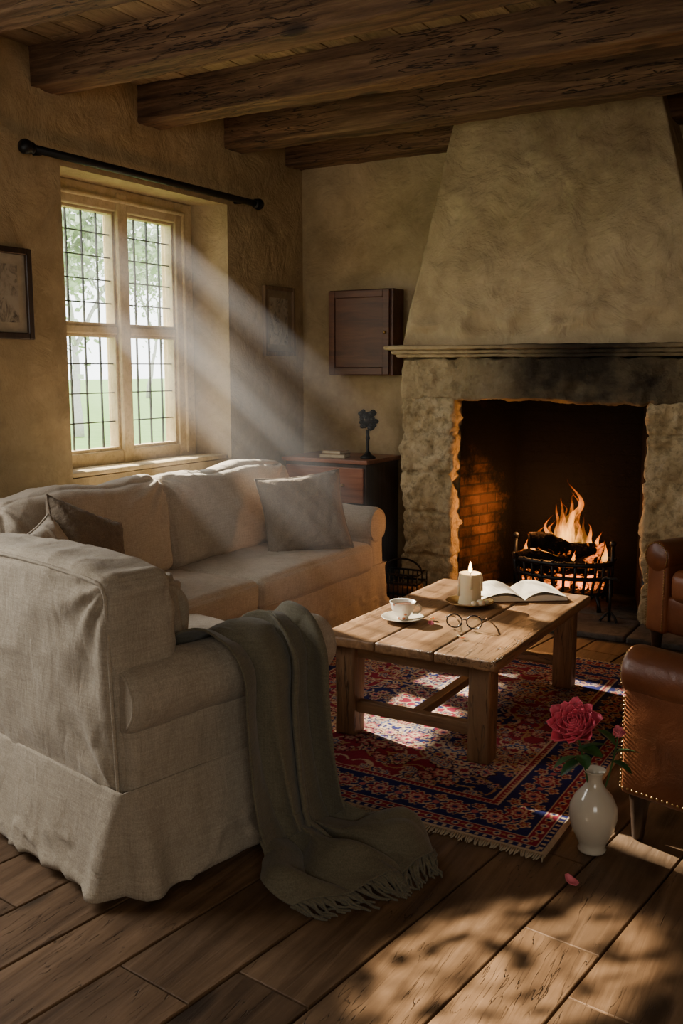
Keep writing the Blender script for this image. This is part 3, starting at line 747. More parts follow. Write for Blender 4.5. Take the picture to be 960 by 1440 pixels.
def blanket(u,s):
    p=ppos(s); q=ppos(min(1,s+.012)); p0=ppos(max(0,s-.012)); tn=(q-p0).normalized(); nr=Vector((-tn.y,tn.x))
    if nr.x<0 and p.x>cx and p.y>.1: nr=-nr
    if nr.y<0 and p.y<.1: nr=-nr
    if p.x<cx and p.y>.58 and nr.y<0: nr=-nr
    hang=sstep(.08,.34,s); flo=sstep(.76,.90,s)
    y0=lerp(lerp(-.13,-.04,hang),-.12,flo); y1=lerp(lerp(.36,.29,hang),.44,flo)
    uw=u+.10*math.sin(2*PI*u*1.1+.7+1.3*s)+.06*nz(u*2,s*1.2,9)
    ph=.8*math.sin(s*3.2)+.9*nz(u*1.5,s*1.6,4)
    th=2*PI*4.0*uw+ph
    y=lerp(y0,y1,u)+.026*math.cos(th)*hang*(1-flo)+.014*math.sin(2*PI*2*u+s*3)*hang
    amp=lerp(.009,.050,hang)*(.75+1.0*abs(nz(u*2.3,s*.8,6)))
    crisp=2*abs(math.sin(th/2))**.85-1
    wv=lerp(math.sin(th),crisp,.8)*.7+.35*nz(u*3.5,s*2.5,1)
    off=amp*(wv+.85)+.003*nz(u*14,s*14,2)
    if flo>0:
        f1=abs(math.sin(PI*2.8*u+3.5*s+.5))**.9
        off=lerp(off,.085*f1*(1-.7*sstep(.90,1,s))+.03*abs(nz(u*5,s*9,8)),flo)
    x=p.x+nr.x*off; z=p.y+nr.y*off
    if flo>0: x+=flo*(.05*math.sin(u*PI)+.06*nz(u*3,2,s)+.09*(u-.4)); y+=flo*.04*math.sin(s*25+u*4)
    if s<.25: y+=.010*math.sin(s*40+u*9)
    return (x,y,max(z,.010))
k.grid(blanket,U,S)
tb=thing('throw_blanket','olive grey wool throw draped over the armchair arm with fringed end','blanket',(AX,AY,0),rz=AR)
k.obj('cloth','throw',tb,solid=.008,sub=1)
k=MB()
for i in range(64):
    u=i/63; p=Vector(blanket(u,1.0)); q=Vector(blanket(u,.985)); d=(p-q); d.z=0; d.normalize()
    d=(Matrix.Rotation(random.uniform(-.5,.5),3,'Z')@d); L=random.uniform(.06,.095)
    pts=[p-d*.01]; 
    for j in range(1,6): 
        t=j/5; pts.append(p+d*L*t+Vector((.008*nz(i,t*3,0),.018*nz(i,t*2,5),0)))
    pts=[Vector((a.x,a.y,max(.006,lerp(p.z,.006,min(1,n_*.35))))) for n_,a in enumerate(pts)]
    k.tube(pts,[.004,.0058,.0038,.0048,.004,.003],6)
k.obj('fringe','throw',tb,kind='stuff')

# ---------------------------------------------------------------- rug
RX0,RX1,RY0,RY1=-2.72,-.90,2.80,4.93
def rug():
    nx,ny=460,540
    W=RX1-RX0; H=RY1-RY0
    xs=np.linspace(-W/2,W/2,nx); ys=np.linspace(-H/2,H/2,ny); X,Y=np.meshgrid(xs,ys)
    aX,aY=np.abs(X),np.abs(Y); e=np.minimum(W/2-aX,H/2-aY)
    cr=np.array((.235,.024,.048)); nv=np.array((.022,.026,.105)); be=np.array((.50,.38,.26)); pk=np.array((.40,.12,.13)); bl=np.array((.08,.11,.23)); dk=np.array((.05,.014,.026)); go=np.array((.38,.23,.11))
    C=np.zeros((ny,nx,3)); C[:]=cr
    def setc(m,c): C[m]=c
    rs=np.random.RandomState(5)
    def flower(cx,cy,r,cols,pet=8,ph=0,mask=None):
        x0=np.searchsorted(xs,cx-r*1.6); x1=np.searchsorted(xs,cx+r*1.6); y0=np.searchsorted(ys,cy-r*1.6); y1=np.searchsorted(ys,cy+r*1.6)
        if x1<=x0 or y1<=y0: return
        dx,dy=X[y0:y1,x0:x1]-cx,Y[y0:y1,x0:x1]-cy; rr=np.hypot(dx,dy); th=np.arctan2(dy,dx); S=C[y0:y1,x0:x1]
        for f,c in cols: S[rr<r*f*(1+.22*np.cos(pet*th+ph))]=c
    def arc_(cx,cy,r,a0,a1,c,wd=.0045):
        x0=np.searchsorted(xs,cx-r-.02); x1=np.searchsorted(xs,cx+r+.02); y0=np.searchsorted(ys,cy-r-.02); y1=np.searchsorted(ys,cy+r+.02)
        if x1<=x0 or y1<=y0: return
        dx,dy=X[y0:y1,x0:x1]-cx,Y[y0:y1,x0:x1]-cy; rr=np.hypot(dx,dy); th=(np.arctan2(dy,dx)-a0)%(2*np.pi); S=C[y0:y1,x0:x1]
        S[(np.abs(rr-r)<wd)&(th<((a1-a0)%(2*np.pi)))]=c
    th=np.arctan2(Y*.72,X); rr=np.hypot(X,Y*.72); lob=1+.09*np.cos(8*th)+.05*np.cos(16*th); med=rr/lob
    ca=np.hypot((W/2-.30)-aX,((H/2-.30)-aY)); lobc=1+.10*np.cos(10*np.arctan2((H/2-.30)-aY,(W/2-.30)-aX))
    setc(med<.385,be); setc(med<.372,nv); setc(med<.20,be); setc(med<.19,cr)
    setc((ca/lobc<.315)&(e>.29),be); setc((ca/lobc<.30)&(e>.29),nv)
    pal=[[(1.25,dk),(1,be),(.7,pk),(.35,nv)],[(1.25,be),(1,nv),(.65,go),(.35,cr)],[(1.25,dk),(1,pk),(.65,be),(.3,cr)],[(1.25,be),(1,bl),(.6,be),(.3,cr)],[(1.2,nv),(1,be),(.5,cr)]]
    items=[]
    for _ in range(220):
        cx=rs.uniform(0,W/2-.28); cy=rs.uniform(0,H/2-.28); r=rs.choice([.011,.016,.024,.036],p=[.3,.3,.25,.15]); items.append((cx,cy,r,rs.randint(5),rs.choice([5,6,8]),rs.uniform(0,6),rs.uniform(0,6.28)))
    for (cx,cy,r,pi_,pt_,ph,a0) in items:
        for sx in (-1,1):
            for sy in (-1,1):
                a=a0 if sx>0 else np.pi-a0; a=a if sy>0 else -a
                s_=sx*sy; ccx=sx*cx+r*2.1*np.cos(a); ccy=sy*cy+r*2.1*np.sin(a)
                if s_>0: arc_(ccx,ccy,r*2.1,a,a+3.6,be if pi_%2 else go)
                else: arc_(ccx,ccy,r*2.1,a-3.6,a,be if pi_%2 else go)
    for (cx,cy,r,pi_,pt_,ph,a0) in items:
        for sx in (-1,1):
            for sy in (-1,1): flower(sx*cx,sy*cy,r,pal[pi_],pt_,ph if sx>0 else -ph)
    for i in range(16):
        a=i*np.pi/8; flower(.28*np.cos(a),.28*np.sin(a)/.72,.030,pal[i%2*2],8,0)
    for i in range(8):
        a=(i+.5)*np.pi/4; flower(.12*np.cos(a),.12*np.sin(a)/.72,.024,pal[1],6,0)
    flower(0,0,.06,[(1.2,be),(1,nv),(.6,go),(.3,cr)],8,0)
    B=e<.29; along=np.where((W/2-aX)<(H/2-aY),aY,aX)
    setc(B,be); setc(e<.285,cr)
    setc((e<.275)&(np.abs(np.sin(along*2*np.pi/.04))<.4),be); setc(e<.262,be); setc(e<.257,nv)
    per=.15; a=(along%per)-per/2; c_=e-.172; r2=np.hypot(a,c_); t2=np.arctan2(c_,a); nb=(e>.09)&(e<.25)
    wv=np.abs(c_-.035*np.sin(along*2*np.pi/per)); setc(nb&(wv<.005),be)
    wv=np.abs(c_+.055*np.sin(along*4*np.pi/per)); setc(nb&(wv<.004),go)
    for f,c in ((.048,be),(.042,cr),(.028,be),(.020,pk),(.010,nv)): setc(nb&(r2<f*(1+.18*np.cos(8*t2))),c)
    a2=((along+per/2)%per)-per/2
    for ofs in (-.045,.045):
        r3=np.hypot(a2,c_-ofs); t3=np.arctan2(c_-ofs,a2)
        for f,c in ((.022,be),(.016,cr),(.008,go)): setc(nb&(r3<f*(1+.25*np.cos(5*t3))),c)
    r4=np.hypot(a2,c_); setc(nb&(r4<.013),pk)
    setc(e<.09,be); setc(e<.086,cr); 
    p2=.05; a=(along%p2)-p2/2; setc((e<.083)&(e>.045)&(np.hypot(a,e-.064)<.014),be); setc((e<.083)&(e>.045)&(np.hypot(a,e-.064)<.008),nv)
    setc((e<.083)&(e>.045)&(np.hypot(((along+p2/2)%p2)-p2/2,(e-.064)*1.6)<.007),go)
    setc(e<.042,be); setc(e<.037,nv); setc((e<.033)&(e>.018)&(np.sin(along*2*np.pi/.03)>.3),be); setc(e<.014,be*.9)
    C*= (1+.25*(np.random.rand(ny,nx,1)-.5))
    Z=.012+.0012*np.random.rand(ny,nx)
    Z[(e<.004)]=.001
    V=np.stack([X,Y,Z],-1).reshape(-1,3)
    I=np.arange(nx*ny).reshape(ny,nx); F=np.stack([I[:-1,:-1],I[:-1,1:],I[1:,1:],I[1:,:-1]],-1).reshape(-1,4)
    me=bpy.data.meshes.new('pile'); me.from_pydata(V.tolist(),[],F.tolist())
    ca_=me.color_attributes.new('rugcol','FLOAT_COLOR','POINT')
    ca_.data.foreach_set('color',np.concatenate([C.reshape(-1,3),np.ones((nx*ny,1))],1).astype(np.float32).ravel())
    me.polygons.foreach_set('use_smooth',[True]*len(me.polygons))
    m=Mat('rug_wool',.97); at=m.n('Attribute',{'attribute_name':'rugcol'})
    m.color(m.mix(.35,at.outputs['Color'],m.ramp(m.noise(3,5,.6),[(.3,(.6,.6,.6)),(.7,(1.3,1.25,1.2))]),'MULTIPLY'))
    m.b.inputs['Specular IOR Level'].default_value=.05
    m.bump(m.noise(350,3,.6),.4,.004)
    me.materials.append(m.m)
    e_=thing('rug','red and navy Persian rug with floral medallion and fringe','rug',((RX0+RX1)/2,(RY0+RY1)/2,0))
    o=bpy.data.objects.new('pile',me); bpy.context.scene.collection.objects.link(o); o.parent=e_
    k=MB()
    for sy in (-1,1):
        n=230
        for i in range(n):
            x=lerp(-W/2+.005,W/2-.005,i/(n-1)); L=random.uniform(.02,.035); dx=random.uniform(-.010,.010)
            k.tube([(x,sy*(H/2-.004),.009),(x+dx*.4,sy*(H/2+L*.5),.006),(x+dx,sy*(H/2+L),.004)],[.003,.0035,.002],5)
    k.obj('fringe',m_simple('fringe_cotton',(.42,.34,.23),.95),e_,kind='stuff')
rug()

# ---------------------------------------------------------------- coffee table
TX,TY=-1.66,3.92; TW,TL,TH=.78,1.24,.44; tz=.013
tbl=thing('coffee_table','rustic oak coffee table with thick square legs on the rug','table',(TX,TY,tz))
k=MB(); nb=3; bw=TW/nb
for i in range(nb):
    k.soft((bw-.0015,TL,.042),.006,(10,60,4),disp=lambda q,i=i:.003*nz(q.x*6+i*5,q.y*3,0)+.0012*nz(q.x*30,q.y*12,i),M_=T(-TW/2+bw*(i+.5),0,TH-.021))
k.obj('table_top','table',tbl)
lx,ly=TW/2-.09,TL/2-.10
for sx in (-1,1):
    for sy in (-1,1):
        k=MB(); k.soft((.092,.092,TH-.043),.007,(5,5,18),disp=lambda q:.003*nz(q.x*20+sx*3,q.y*20+sy*5,q.z*6)); k.obj('leg','tableleg',tbl,loc=(sx*lx,sy*ly,(TH-.043)/2))
for sy in (-1,1): MB().bb(-lx+.04,lx-.04,sy*ly-.015,sy*ly+.015,TH-.105,TH-.043).obj('apron','tablerail',tbl,smooth=False,bevel=.004)
for sx in (-1,1): MB().bb(sx*lx-.012,sx*lx+.012,-ly+.04,ly-.04,TH-.10,TH-.043).obj('apron','table',tbl,smooth=False,bevel=.004)
for sy in (-1,1):
    MB().bb(-lx+.04,lx-.04,sy*ly-.02,sy*ly+.02,.10,.15).obj('stretcher','tablerail',tbl,smooth=False,bevel=.004)
MB().bb(-.022,.022,-ly+.02,ly-.02,.105,.142).obj('stretcher','table',tbl,smooth=False,bevel=.004)
ZT=tz+TH+.001

e=thing('candle_dish','shallow brass dish under the candle','dish',(-1.70,4.06,ZT))
MB().lathe([(.04,0),(.06,.002),(.09,.012),(.112,.022),(.113,.025),(.108,.024),(.085,.015),(.04,.008),(.001,.008)],36).obj('dish','brass',e)
c=thing('candle','lit ivory pillar candle with melting wax','candle',(-1.705,4.07,ZT+.009))
k=MB()
def cw_(a,z): return 1+.03*math.sin(3*a+z*30)+.04*nz(math.cos(a)*2,math.sin(a)*2,z*20)
k.lathe([(.056,0),(.053,.008),(.050,.03),(.050,.12),(.051,.138),(.048,.143),(.042,.137),(.02,.128),(.001,.127)],30,wob=cw_)
for a,h in ((.5,.08),(2.1,.05),(3.9,.1),(5.2,.06)):
    k.tube([(.050*math.cos(a),.050*math.sin(a),.138),(.053*math.cos(a),.053*math.sin(a),.12),(.053*math.cos(a),.053*math.sin(a),.138-h)],[.004,.006,.008],8)
k.obj('body','wax',c)
MB().tube([(0,0,.126),(.002,0,.14),(.004,0,.148)],.0018,6).obj('wick','black',c)
MB().lathe([(.0005,.143),(.006,.149),(.0085,.158),(.007,.170),(.004,.183),(.0004,.196)],14).obj('flame','cflame',c)
k=MB()
for dx,dy,rr in ((.075,-.05,.022),(.055,-.075,.016),(.09,-.02,.014)):
    k.sph((dx,dy,.024),rr,8,(1,1,.8))
o=k.obj('wax_lump','wax',loc=(-1.705,4.07,ZT+.004)); tag(o,'small lumps of pale melted wax in the dish','wax')

pm=Mat('painted_china',.15); vo=pm.n('TexVoronoi',ins={'Vector':pm.obj,'Scale':45}).outputs['Distance']
g=pm.ramp(pm.noise(22,2,.5),[(.5,0.0),(.56,1.0)]); col=pm.mix(pm.math('MULTIPLY',pm.ramp(vo,[(.25,1.0),(.4,0.0)]),g),(.78,.74,.66),(.55,.18,.07)); pm.color(col); pm.b.inputs['Coat Weight'].default_value=.5
e=thing('saucer','white china saucer beneath a teacup','saucer',(-1.845,3.66,ZT))
MB().lathe([(.035,0),(.045,.003),(.07,.010),(.092,.018),(.094,.021),(.088,.019),(.065,.012),(.04,.007),(.001,.007)],36).obj('plate','porcelain',e)
e=thing('teacup','white china teacup with painted flowers, filled with tea','cup',(-1.845,3.66,ZT+.008),rz=math.radians(20))
MB().lathe([(.022,0),(.026,.004),(.024,.010),(.036,.022),(.050,.045),(.057,.074),(.0585,.078),(.055,.077),(.047,.047),(.033,.026),(.001,.018)],36).obj('bowl',pm.m,e)
MB().tube([(.050,0,.062),(.066,0,.068),(.078,0,.058),(.078,0,.042),(.066,0,.030),(.042,0,.030)],[.005,.005,.0045,.0045,.005,.005],8).obj('handle','porcelain',e)
MB().lathe([(.049,.062),(.049,.063),(.001,.063)],30).obj('tea',m_simple('tea',(.14,.045,.012),.08),e)

e=thing('eyeglasses','round black rimmed eyeglasses lying open','glasses',(-1.555,3.66,ZT+.003),rz=math.radians(12))
e.scale=(1.25,1.25,1.25)
rim=MB(); lens=MB()
for sx in (-1,1):
    pts=[(sx*.034+.026*math.cos(a),-.003*abs(math.cos(a)),.026+.023*math.sin(a)) for a in np.linspace(0,2*PI,28,endpoint=False)]
    rim.tube(pts,.0024,7,closed=True)
    lens.add([(sx*.034+.0255*math.cos(a),0,.026+.0225*math.sin(a)) for a in np.linspace(0,2*PI,24,endpoint=False)],[tuple(range(24))])
rim.tube([(-.009,0,.030),(0,-.003,.034),(.009,0,.030)],.002,6)
rim.obj('rim','black',e); lens.obj('lens','glass',e)
for sx in (-1,1):
    MB().tube([(sx*.060,0,.036),(sx*.064,.004,.036),(sx*.063,.06,.026),(sx*.060,.11,.012),(sx*.058,.135,.002)],.0022,6).obj('temple','black',e)

pg=Mat('book_pages',.85); 
sep=pg.n('SeparateXYZ',ins={0:pg.obj}); ln=pg.math('SINE',pg.math('MULTIPLY',sep.outputs[1],700.0)); wn=pg.noise(90,3,.6,vec=pg.map((1,.15,1)))
inx=pg.math('LESS_THAN',pg.math('ABSOLUTE',pg.math('SUBTRACT',pg.math('ABSOLUTE',sep.outputs[0]),.10)),.07); iny=pg.math('LESS_THAN',pg.math('ABSOLUTE',sep.outputs[1]),.11)
msk=pg.math('MULTIPLY',pg.math('MULTIPLY',inx,iny),pg.math('MULTIPLY',pg.math('GREATER_THAN',ln,.2),pg.ramp(wn,[(.4,0.0),(.5,.5)])))
pg.color(pg.mix(msk,(.72,.64,.49),(.2,.17,.13)))
e=thing('open_book','open hardback book lying on the table with cream pages','book',(-1.58,4.36,ZT),rz=math.radians(36))
PW,PH=.205,.135
for sx in (-1,1):
    k=MB()
    def hgt(t): return .006+.036*math.sin(min(1,t*1.25)*PI*.62)**.8*(1-.62*t)
    k.grid(lambda u,v:(sx*PW*u,lerp(-PH,PH,v),hgt(u)),24,6)
    for yy in (-PH,PH):
        k.grid(lambda u,v:(sx*PW*u,yy,lerp(.004,hgt(u),v)),24,2)
    k.grid(lambda u,v:(sx*PW,lerp(-PH,PH,u),lerp(.004,hgt(1),v)),4,2)
    k.obj('pages',pg.m,e)
    k=MB(); k.grid(lambda u,v:(sx*(PW-.003)*u,lerp(-PH+.002,PH-.002,v),hgt(u)+.002+.018*math.sin(u*PI)*(1-.4*u)),20,5); k.obj('loose_page',pg.m,e)
MB().bb(-PW-.008,PW+.008,-PH-.006,PH+.006,0,.004).obj('cover',m_simple('book_cover',(.10,.04,.02),.6),e,smooth=False)

def petal_mesh(k,L,W,curl,cup,M_,n=8):
    def f(u,v):
        a=(u-.5)*2; w=W*math.sin(PI*min(1,(v*.80+.14)))**.6
        x=a*w/2; y=v*L; z=cup*a*a*.5*w+curl*(v**3)*L+.12*L*math.sin(v*PI)*-1
        return (x,y-(.10*L*a*a*v),z+.03*W*math.sin(a*7+v*3)*v*v)
    k.grid(f,n,n,M_)
def petal(label,loc,s,rz,mat='rosep'):
    k=MB(); petal_mesh(k,s,s*.9,.3,.5,Matrix.Identity(4)); o=k.obj('petal',mat,loc=loc,rot=(.1,.12,rz),solid=.001); tag(o,label,'petal'); return o
petal('pink rose petal fallen on the floorboards',(-.76,2.68,.008),.045,1.2)
petal('tiny dried petal on the table top',(-1.70,3.64,ZT+.005),.030,.5)
petal('tiny pale petal on the table top',(-1.50,3.53,ZT+.005),.028,2.5,'wax')
petal('small dried petal on the table top',(-1.74,3.74,ZT+.005),.026,3.5,'wax')

VX,VY=-.785,2.93
e=thing('vase','glossy ivory ceramic vase holding roses','vase',(VX,VY,.001))
MB().lathe([(.036,0),(.044,.003),(.046,.010),(.040,.020),(.050,.04),(.068,.08),(.077,.12),(.075,.155),(.058,.190),(.036,.215),(.025,.235),(.023,.250),(.029,.266),(.037,.275),(.035,.276),(.020,.258),(.018,.235),(.03,.21),(.05,.17),(.04,.05),(.001,.03)],48).obj('body','porcelain',e)
def leaf(k,base,dirn,L,W,roll=0):
    d=Vector(dirn).normalized(); M_=Matrix.Translation(base)@d.to_track_quat('Y','Z').to_matrix().to_4x4()@R('Y',roll)
    def f(u,v):
        a=(u-.5)*2; w=W*math.sin(PI*min(1,v*.93+.04))**.8*(1+.05*math.sin(v*40)); return (a*w/2,v*L,.18*w*abs(a)-.25*L*v*v)
    k.grid(f,6,12,M_)
right=Vector((.8616,.5075,0)); back=Vector((-.5075,.8616,0))
def rose(label,base,top,r,mat,np_,leaves,openness=1,tilt=(-.0,-.75,1)):
    e=thing('rose',label,'flower',base); b=Vector(base); t=Vector(top)-b
    pts=[Vector((0,0,0)).lerp(t,s)+Vector((.008*math.sin(s*3),0,.0)) for s in np.linspace(0,1,10)]; pts[-1]=t
    MB().tube(pts,[.003]*10,8).obj('stem','green',e)
    fm=Matrix.Translation(t)@(Vector(tilt).to_track_quat('Z','Y').to_matrix().to_4x4())
    k=MB(); k.lathe([(.002,-r*.75),(r*.25,-r*.65),(r*.3,-r*.45),(.001,-r*.3)],12,fm)
    for i in range(5): petal_mesh(k,r*.8,r*.25,.3,.3,fm@R('Z',i*72)@T(0,r*.1,-r*.6)@R('X',20))
    k.obj('calyx','green',e)
    k=MB()
    for i in range(np_):
        q=i/(np_-1); ang=i*137.5+random.uniform(-8,8)
        rad=r*.02+r*.50*q**.9*openness; elev=lerp(95,60,q**1.5)if openness>.8 else lerp(95,78,q)
        L=r*lerp(.85,1.05,q); Wd=r*lerp(.35,1.35,q)
        petal_mesh(k,L,Wd,lerp(.10,-.36,q**.7),.8,fm@R('Z',ang)@T(0,rad,-r*.55+r*.05*(1-q))@R('X',elev),9)
    k.obj('bloom',mat,e,solid=.0012)
    k=MB()
    for (s,d,L) in leaves:
        leaf(k,t*s,d,L,L*.6,random.uniform(-20,20))
    if leaves: k.obj('leaves','green',e)
rtop=Vector((VX,VY,0))-right*.072+Vector((0,0,.43)); 
rose('large open deep pink rose in the vase',(VX,VY,.10),rtop,.070,'rose',46,[(.66,tuple(-right+Vector((0,-.3,-.05))),.095),(.72,tuple(right*.9+Vector((0,0,.5))),.085),(.62,tuple(-right*.6+Vector((-.2,-.5,-.3))),.08),(.76,tuple(right*.5+Vector((.2,-.5,.1))),.085),(.68,tuple(-back+Vector((0,0,.1))),.08)],1,(-.1,-.95,1))
btop=Vector((VX,VY,0))+right*.070+Vector((0,0,.40))
rose('small pink rosebud in the vase',(VX+.005,VY,.12),btop,.028,'rosep',14,[(.75,tuple(right+Vector((0,0,.3))),.08),(.66,tuple(right*.6-back*.6),.075),(.85,tuple(back*.4-right*.6+Vector((0,0,.8))),.07)],.5,(.3,-.3,1))

# ---------------------------------------------------------------- leather chairs
def leather_chair(label,loc,rz):
    e=thing('leather_armchair',label,'armchair',loc,rz,group='brown leather club chairs'); W,D=.82,.86
    MB().soft((W-.06,D-.06,.20),.02,(20,20,6),disp=wrk(3,.003),M_=T(0,0,.26)).obj('frame','leather',e)
    for s_ in (-1,1):
        k=MB(); x=s_*(W/2-.085); r=.085; zt=.65; y0,y1=-.36,D/2
        ys=[y0,y0+.01,y0+.03]+[lerp(y0+.05,y1-.05,i/24) for i in range(25)]+[y1-.03,y1-.01,y1]
        path=[(x,yy,zt-r) for yy in ys]; rad=[r*.9 if (yy in(y0,y1)) else (r*.97 if min(yy-y0,y1-yy)<.02 else r) for yy in ys]
        k.tube(path,rad,28); f=wrk(9*s_,.005)
        k.v=[tuple(Vector(v)+Vector((v[0]-x,0,v[2]-zt+r)).normalized()*f(Vector(v))) for v in k.v]
        k.soft((.13,y1-y0-.012,zt-r-.15),.018,(6,28,16),puff=(.006,0,0),disp=wrk(5,.003),M_=T(x,(y0+y1)/2,.16+(zt-r-.16)/2))
        k.obj('arm','leather',e)
        k=MB()
        for i in range(26):
            a=lerp(-.5,PI+.5,i/25); k.sph((x+(r*.86)*math.cos(a),y1+.001,zt-r+(r*.86)*math.sin(a)),.0045,4)
        for i in range(24):
            z=lerp(.18,.50,i/23)
            k.sph((x+s_*.066,y1-.012,z),.0045,4); k.sph((x-s_*.055,y1-.002,z),.0045,4)
        for i in range(44): k.sph((x+s_*.067,lerp(y0+.01,y1-.02,i/43),.178),.0045,4)
        k.obj('nailhead_trim','brass',e,kind='stuff')
    k=MB(); k.soft((W-.06,.20,.62),.06,(28,10,24),puff=(0,.02,0),disp=wrk(7,.006)); k.obj('back','leather',e,loc=(0,-.34,.58),rot=(math.radians(8),0,0))
    k=MB(); k.soft((W-.34,.66,.15),.035,(24,26,8),puff=(.0,.01,.025),disp=wrk(8,.005),M_=T(0,.09,.42)); k.tube(piping_rect(W-.345,.655,.055,.05),.006,6,closed=True,M_=T(0,.09,.42)); k.obj('seat_cushion','leather',e)
    for sx in (-1,1):
        for sy in (-1,1): MB().lathe([(.016,0),(.02,.01),(.026,.08),(.034,.15),(.034,.18)],16,T(sx*(W/2-.06),sy*(D/2-.06),0)).obj('leg','darkwood',e)
    return e
leather_chair('brown leather club chair with brass nailheads beside the vase',(-.225,3.325,0),math.radians(74))
leather_chair('brown leather club chair beside the hearth',(-.60,5.33,0),math.radians(150))

# ---------------------------------------------------------------- outside
g=Mat('lawn_grass',.95); g.color(g.ramp(g.noise(2,6,.6),[(.3,(.20,.37,.06)),(.7,(.29,.46,.11))]))
k=MB(); k.grid(lambda u,v:(lerp(-110,-4.6,u),lerp(-30,130,v),-.4),4,4); o=k.obj('lawn',g.m,kind='stuff'); tag(o,'misty green lawn outside the window','lawn')
bark=m_simple('haze_tinted_bark',(.40,.38,.34),.95); fol=m_simple('haze_tinted_leaves',(.40,.47,.30),.9,0,0,3,.25)  # bark and leaf colours lightened to stand in for mist
def tree(x,y,h,seed):
    random.seed(seed); e=thing('tree','garden tree standing on the lawn, mist painted into its pale colours','tree',(x,y,-.4),group='garden trees')
    k=MB(); tips=[]
    def br(p,d,L,r,dep):
        pts=[p]; q=p
        for i in range(5):
            d=(d+Vector((random.uniform(-.2,.2),random.uniform(-.2,.2),random.uniform(-.05,.12)))).normalized(); q=q+d*L/5; pts.append(q)
        k.tube(pts,[lerp(r,r*.55,i/5) for i in range(6)],6)
        tips.append(q)
        if dep==0: return
        for _ in range(3): br(q,(d+Vector((random.uniform(-.9,.9),random.uniform(-.9,.9),random.uniform(-.3,.5)))).normalized(),L*.66,r*.5,dep-1)
    br(Vector((0,0,0)),Vector((0,0,1)),h*.28,.15,4); k.obj('trunk',bark,e)
    k=MB()
    for t in tips:
        for _ in range(28):
            c=t+Vector([random.gauss(0,.5) for _ in range(3)]); a=Vector([random.uniform(-1,1) for _ in range(3)]).normalized()*.12; b=Vector([random.uniform(-1,1) for _ in range(3)]).normalized()*.12
            k.add([c-a,c-b,c+a,c+b],[(0,1,2,3)])
    k.obj('foliage',fol,e,smooth=False,kind='stuff')
tree(-20,19.5,9.5,1); tree(-27,36,11,2); tree(-33,28,11,3); tree(-17,30,10,4); tree(-42,47,13,5)
random.seed(11)

# sun shafts painted as self-glowing volumes, streaked and fading from the window
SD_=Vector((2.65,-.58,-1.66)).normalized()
vm=Mat('beam_emission'); vm.nt.nodes.remove(vm.b)
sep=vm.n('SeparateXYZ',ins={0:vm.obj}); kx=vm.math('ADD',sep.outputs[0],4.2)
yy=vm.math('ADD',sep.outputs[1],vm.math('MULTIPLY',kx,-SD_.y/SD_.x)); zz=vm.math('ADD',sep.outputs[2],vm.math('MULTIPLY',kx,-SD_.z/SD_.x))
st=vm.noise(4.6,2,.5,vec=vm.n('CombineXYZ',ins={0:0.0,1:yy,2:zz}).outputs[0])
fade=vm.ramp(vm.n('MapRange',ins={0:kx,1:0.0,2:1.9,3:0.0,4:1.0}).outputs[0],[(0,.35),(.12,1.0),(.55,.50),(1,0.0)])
glow_strength=vm.math('MULTIPLY',vm.math('MULTIPLY',vm.ramp(st,[(.43,.04),(.57,1.0)]),fade),.54)
em=vm.n('Emission',ins={0:(1,.93,.82,1),1:glow_strength}); vm.link(em.outputs[0],vm.out.inputs['Volume'])
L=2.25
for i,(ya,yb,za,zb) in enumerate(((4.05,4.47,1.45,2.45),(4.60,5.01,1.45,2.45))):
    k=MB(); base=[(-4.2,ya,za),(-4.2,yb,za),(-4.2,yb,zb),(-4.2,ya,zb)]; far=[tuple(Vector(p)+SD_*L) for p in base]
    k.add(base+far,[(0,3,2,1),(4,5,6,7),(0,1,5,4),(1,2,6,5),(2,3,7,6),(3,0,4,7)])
    o=k.obj('glow_beam',vm.m,smooth=False,kind='stuff'); tag(o,'soft glowing volume standing in for a sun shaft from the window','light beam')

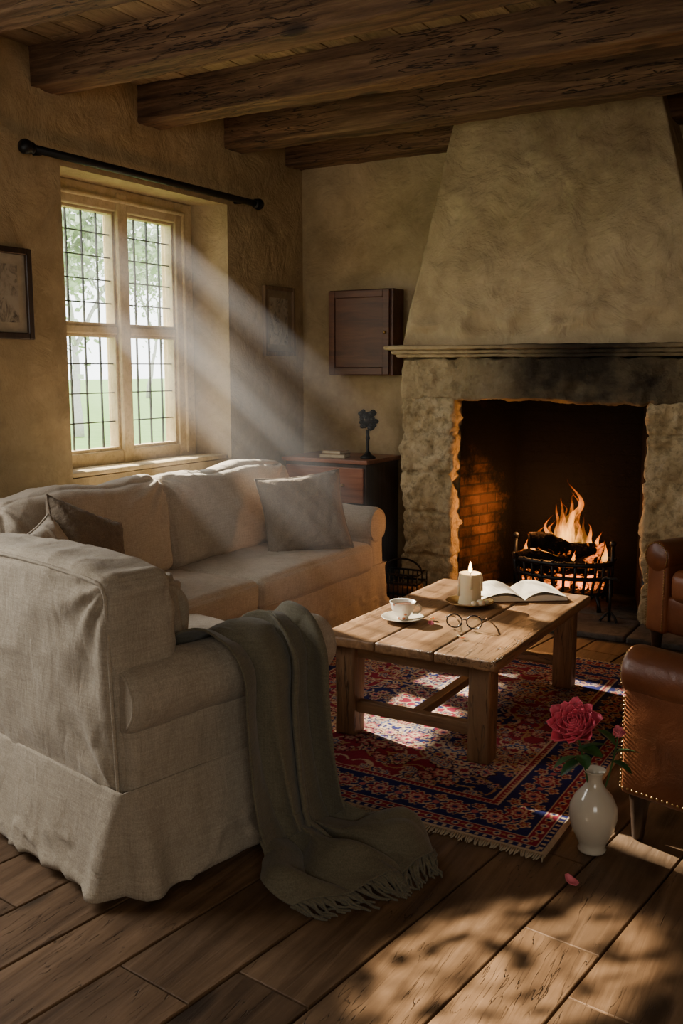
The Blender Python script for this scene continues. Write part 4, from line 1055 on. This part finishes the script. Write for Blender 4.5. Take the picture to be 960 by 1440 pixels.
# ---------------------------------------------------------------- lights
W=bpy.data.worlds.new('w'); bpy.context.scene.world=W; W.use_nodes=True
bg=W.node_tree.nodes['Background']; bg.inputs[0].default_value=(.95,.97,1,1); bg.inputs[1].default_value=7.5
def light(name,typ,loc,energy,color,target=None,**kw):
    l=bpy.data.lights.new(name,typ); l.energy=energy; l.color=color
    for k_,v in kw.items(): setattr(l,k_,v)
    o=bpy.data.objects.new(name,l); bpy.context.scene.collection.objects.link(o); o.location=loc
    if target is not None: o.rotation_euler=(Vector(target)-Vector(loc)).to_track_quat('-Z','Y').to_euler()
    return o
def gobo(o,scale,lo,hi):
    l=o.data; l.use_nodes=True; nt=l.node_tree; em=nt.nodes['Emission']
    tc=nt.nodes.new('ShaderNodeTexCoord'); n=nt.nodes.new('ShaderNodeTexNoise'); r=nt.nodes.new('ShaderNodeMapRange')
    nt.links.new(tc.outputs['Normal'],n.inputs['Vector']); n.inputs['Scale'].default_value=scale; n.inputs['Detail'].default_value=3
    r.inputs[1].default_value=lo; r.inputs[2].default_value=hi; nt.links.new(n.outputs[0],r.inputs[0]); nt.links.new(r.outputs[0],em.inputs['Strength'])
wc=Vector((-4.27,4.53,1.85))
s1=light('sun_window','SPOT',wc-SD_*9,66000,(1,.88,.70),wc,spot_size=math.radians(14),spot_blend=.3,shadow_soft_size=.08); gobo(s1,85,.30,.50)
s2=light('floor_patch_spot','SPOT',(-2.9,-1.0,2.9),7500,(1,.84,.62),(-.80,2.20,0),spot_size=math.radians(7.5),spot_blend=.7,shadow_soft_size=.02); gobo(s2,75,.40,.54)  # added spot inside the room; its noise pattern makes the floor's sun patches
a1=light('fill_left','AREA',(-3.9,1.5,1.75),46,(1,.96,.89),(-1.5,2.6,.5),shape='RECTANGLE',size=1.0,size_y=1.4)  # added fill lamp out of view, brightens armchair and throw
a2=light('fill_rear','AREA',(1.1,-1.2,1.9),34,(1,.93,.83),(-2.2,4.0,.8),shape='RECTANGLE',size=1.6,size_y=1.2)  # added fill lamp behind the camera, no opening there
pt=light('portal','AREA',(-4.40,4.53,1.77),1,(1,1,1),(-3,4.53,1.77),shape='RECTANGLE',size=1.5,size_y=1.7)
pt.data.cycles.is_portal=True
light('fire_glow','POINT',(GX-.20,GY+.02,.60),26,(1,.42,.12),shadow_soft_size=.10)
light('candle_glow','POINT',(-1.70,4.07,ZT+.23),1.1,(1,.68,.36),shadow_soft_size=.02)

cam=bpy.data.cameras.new('camera'); co=bpy.data.objects.new('camera',cam); bpy.context.scene.collection.objects.link(co)
cam.sensor_fit='VERTICAL'; cam.sensor_height=36; cam.sensor_width=24; cam.lens=33.85; cam.clip_start=.05
co.location=(0,0,1.55); co.rotation_euler=(math.radians(90-8.57),0,math.radians(30.5))
bpy.context.scene.camera=co
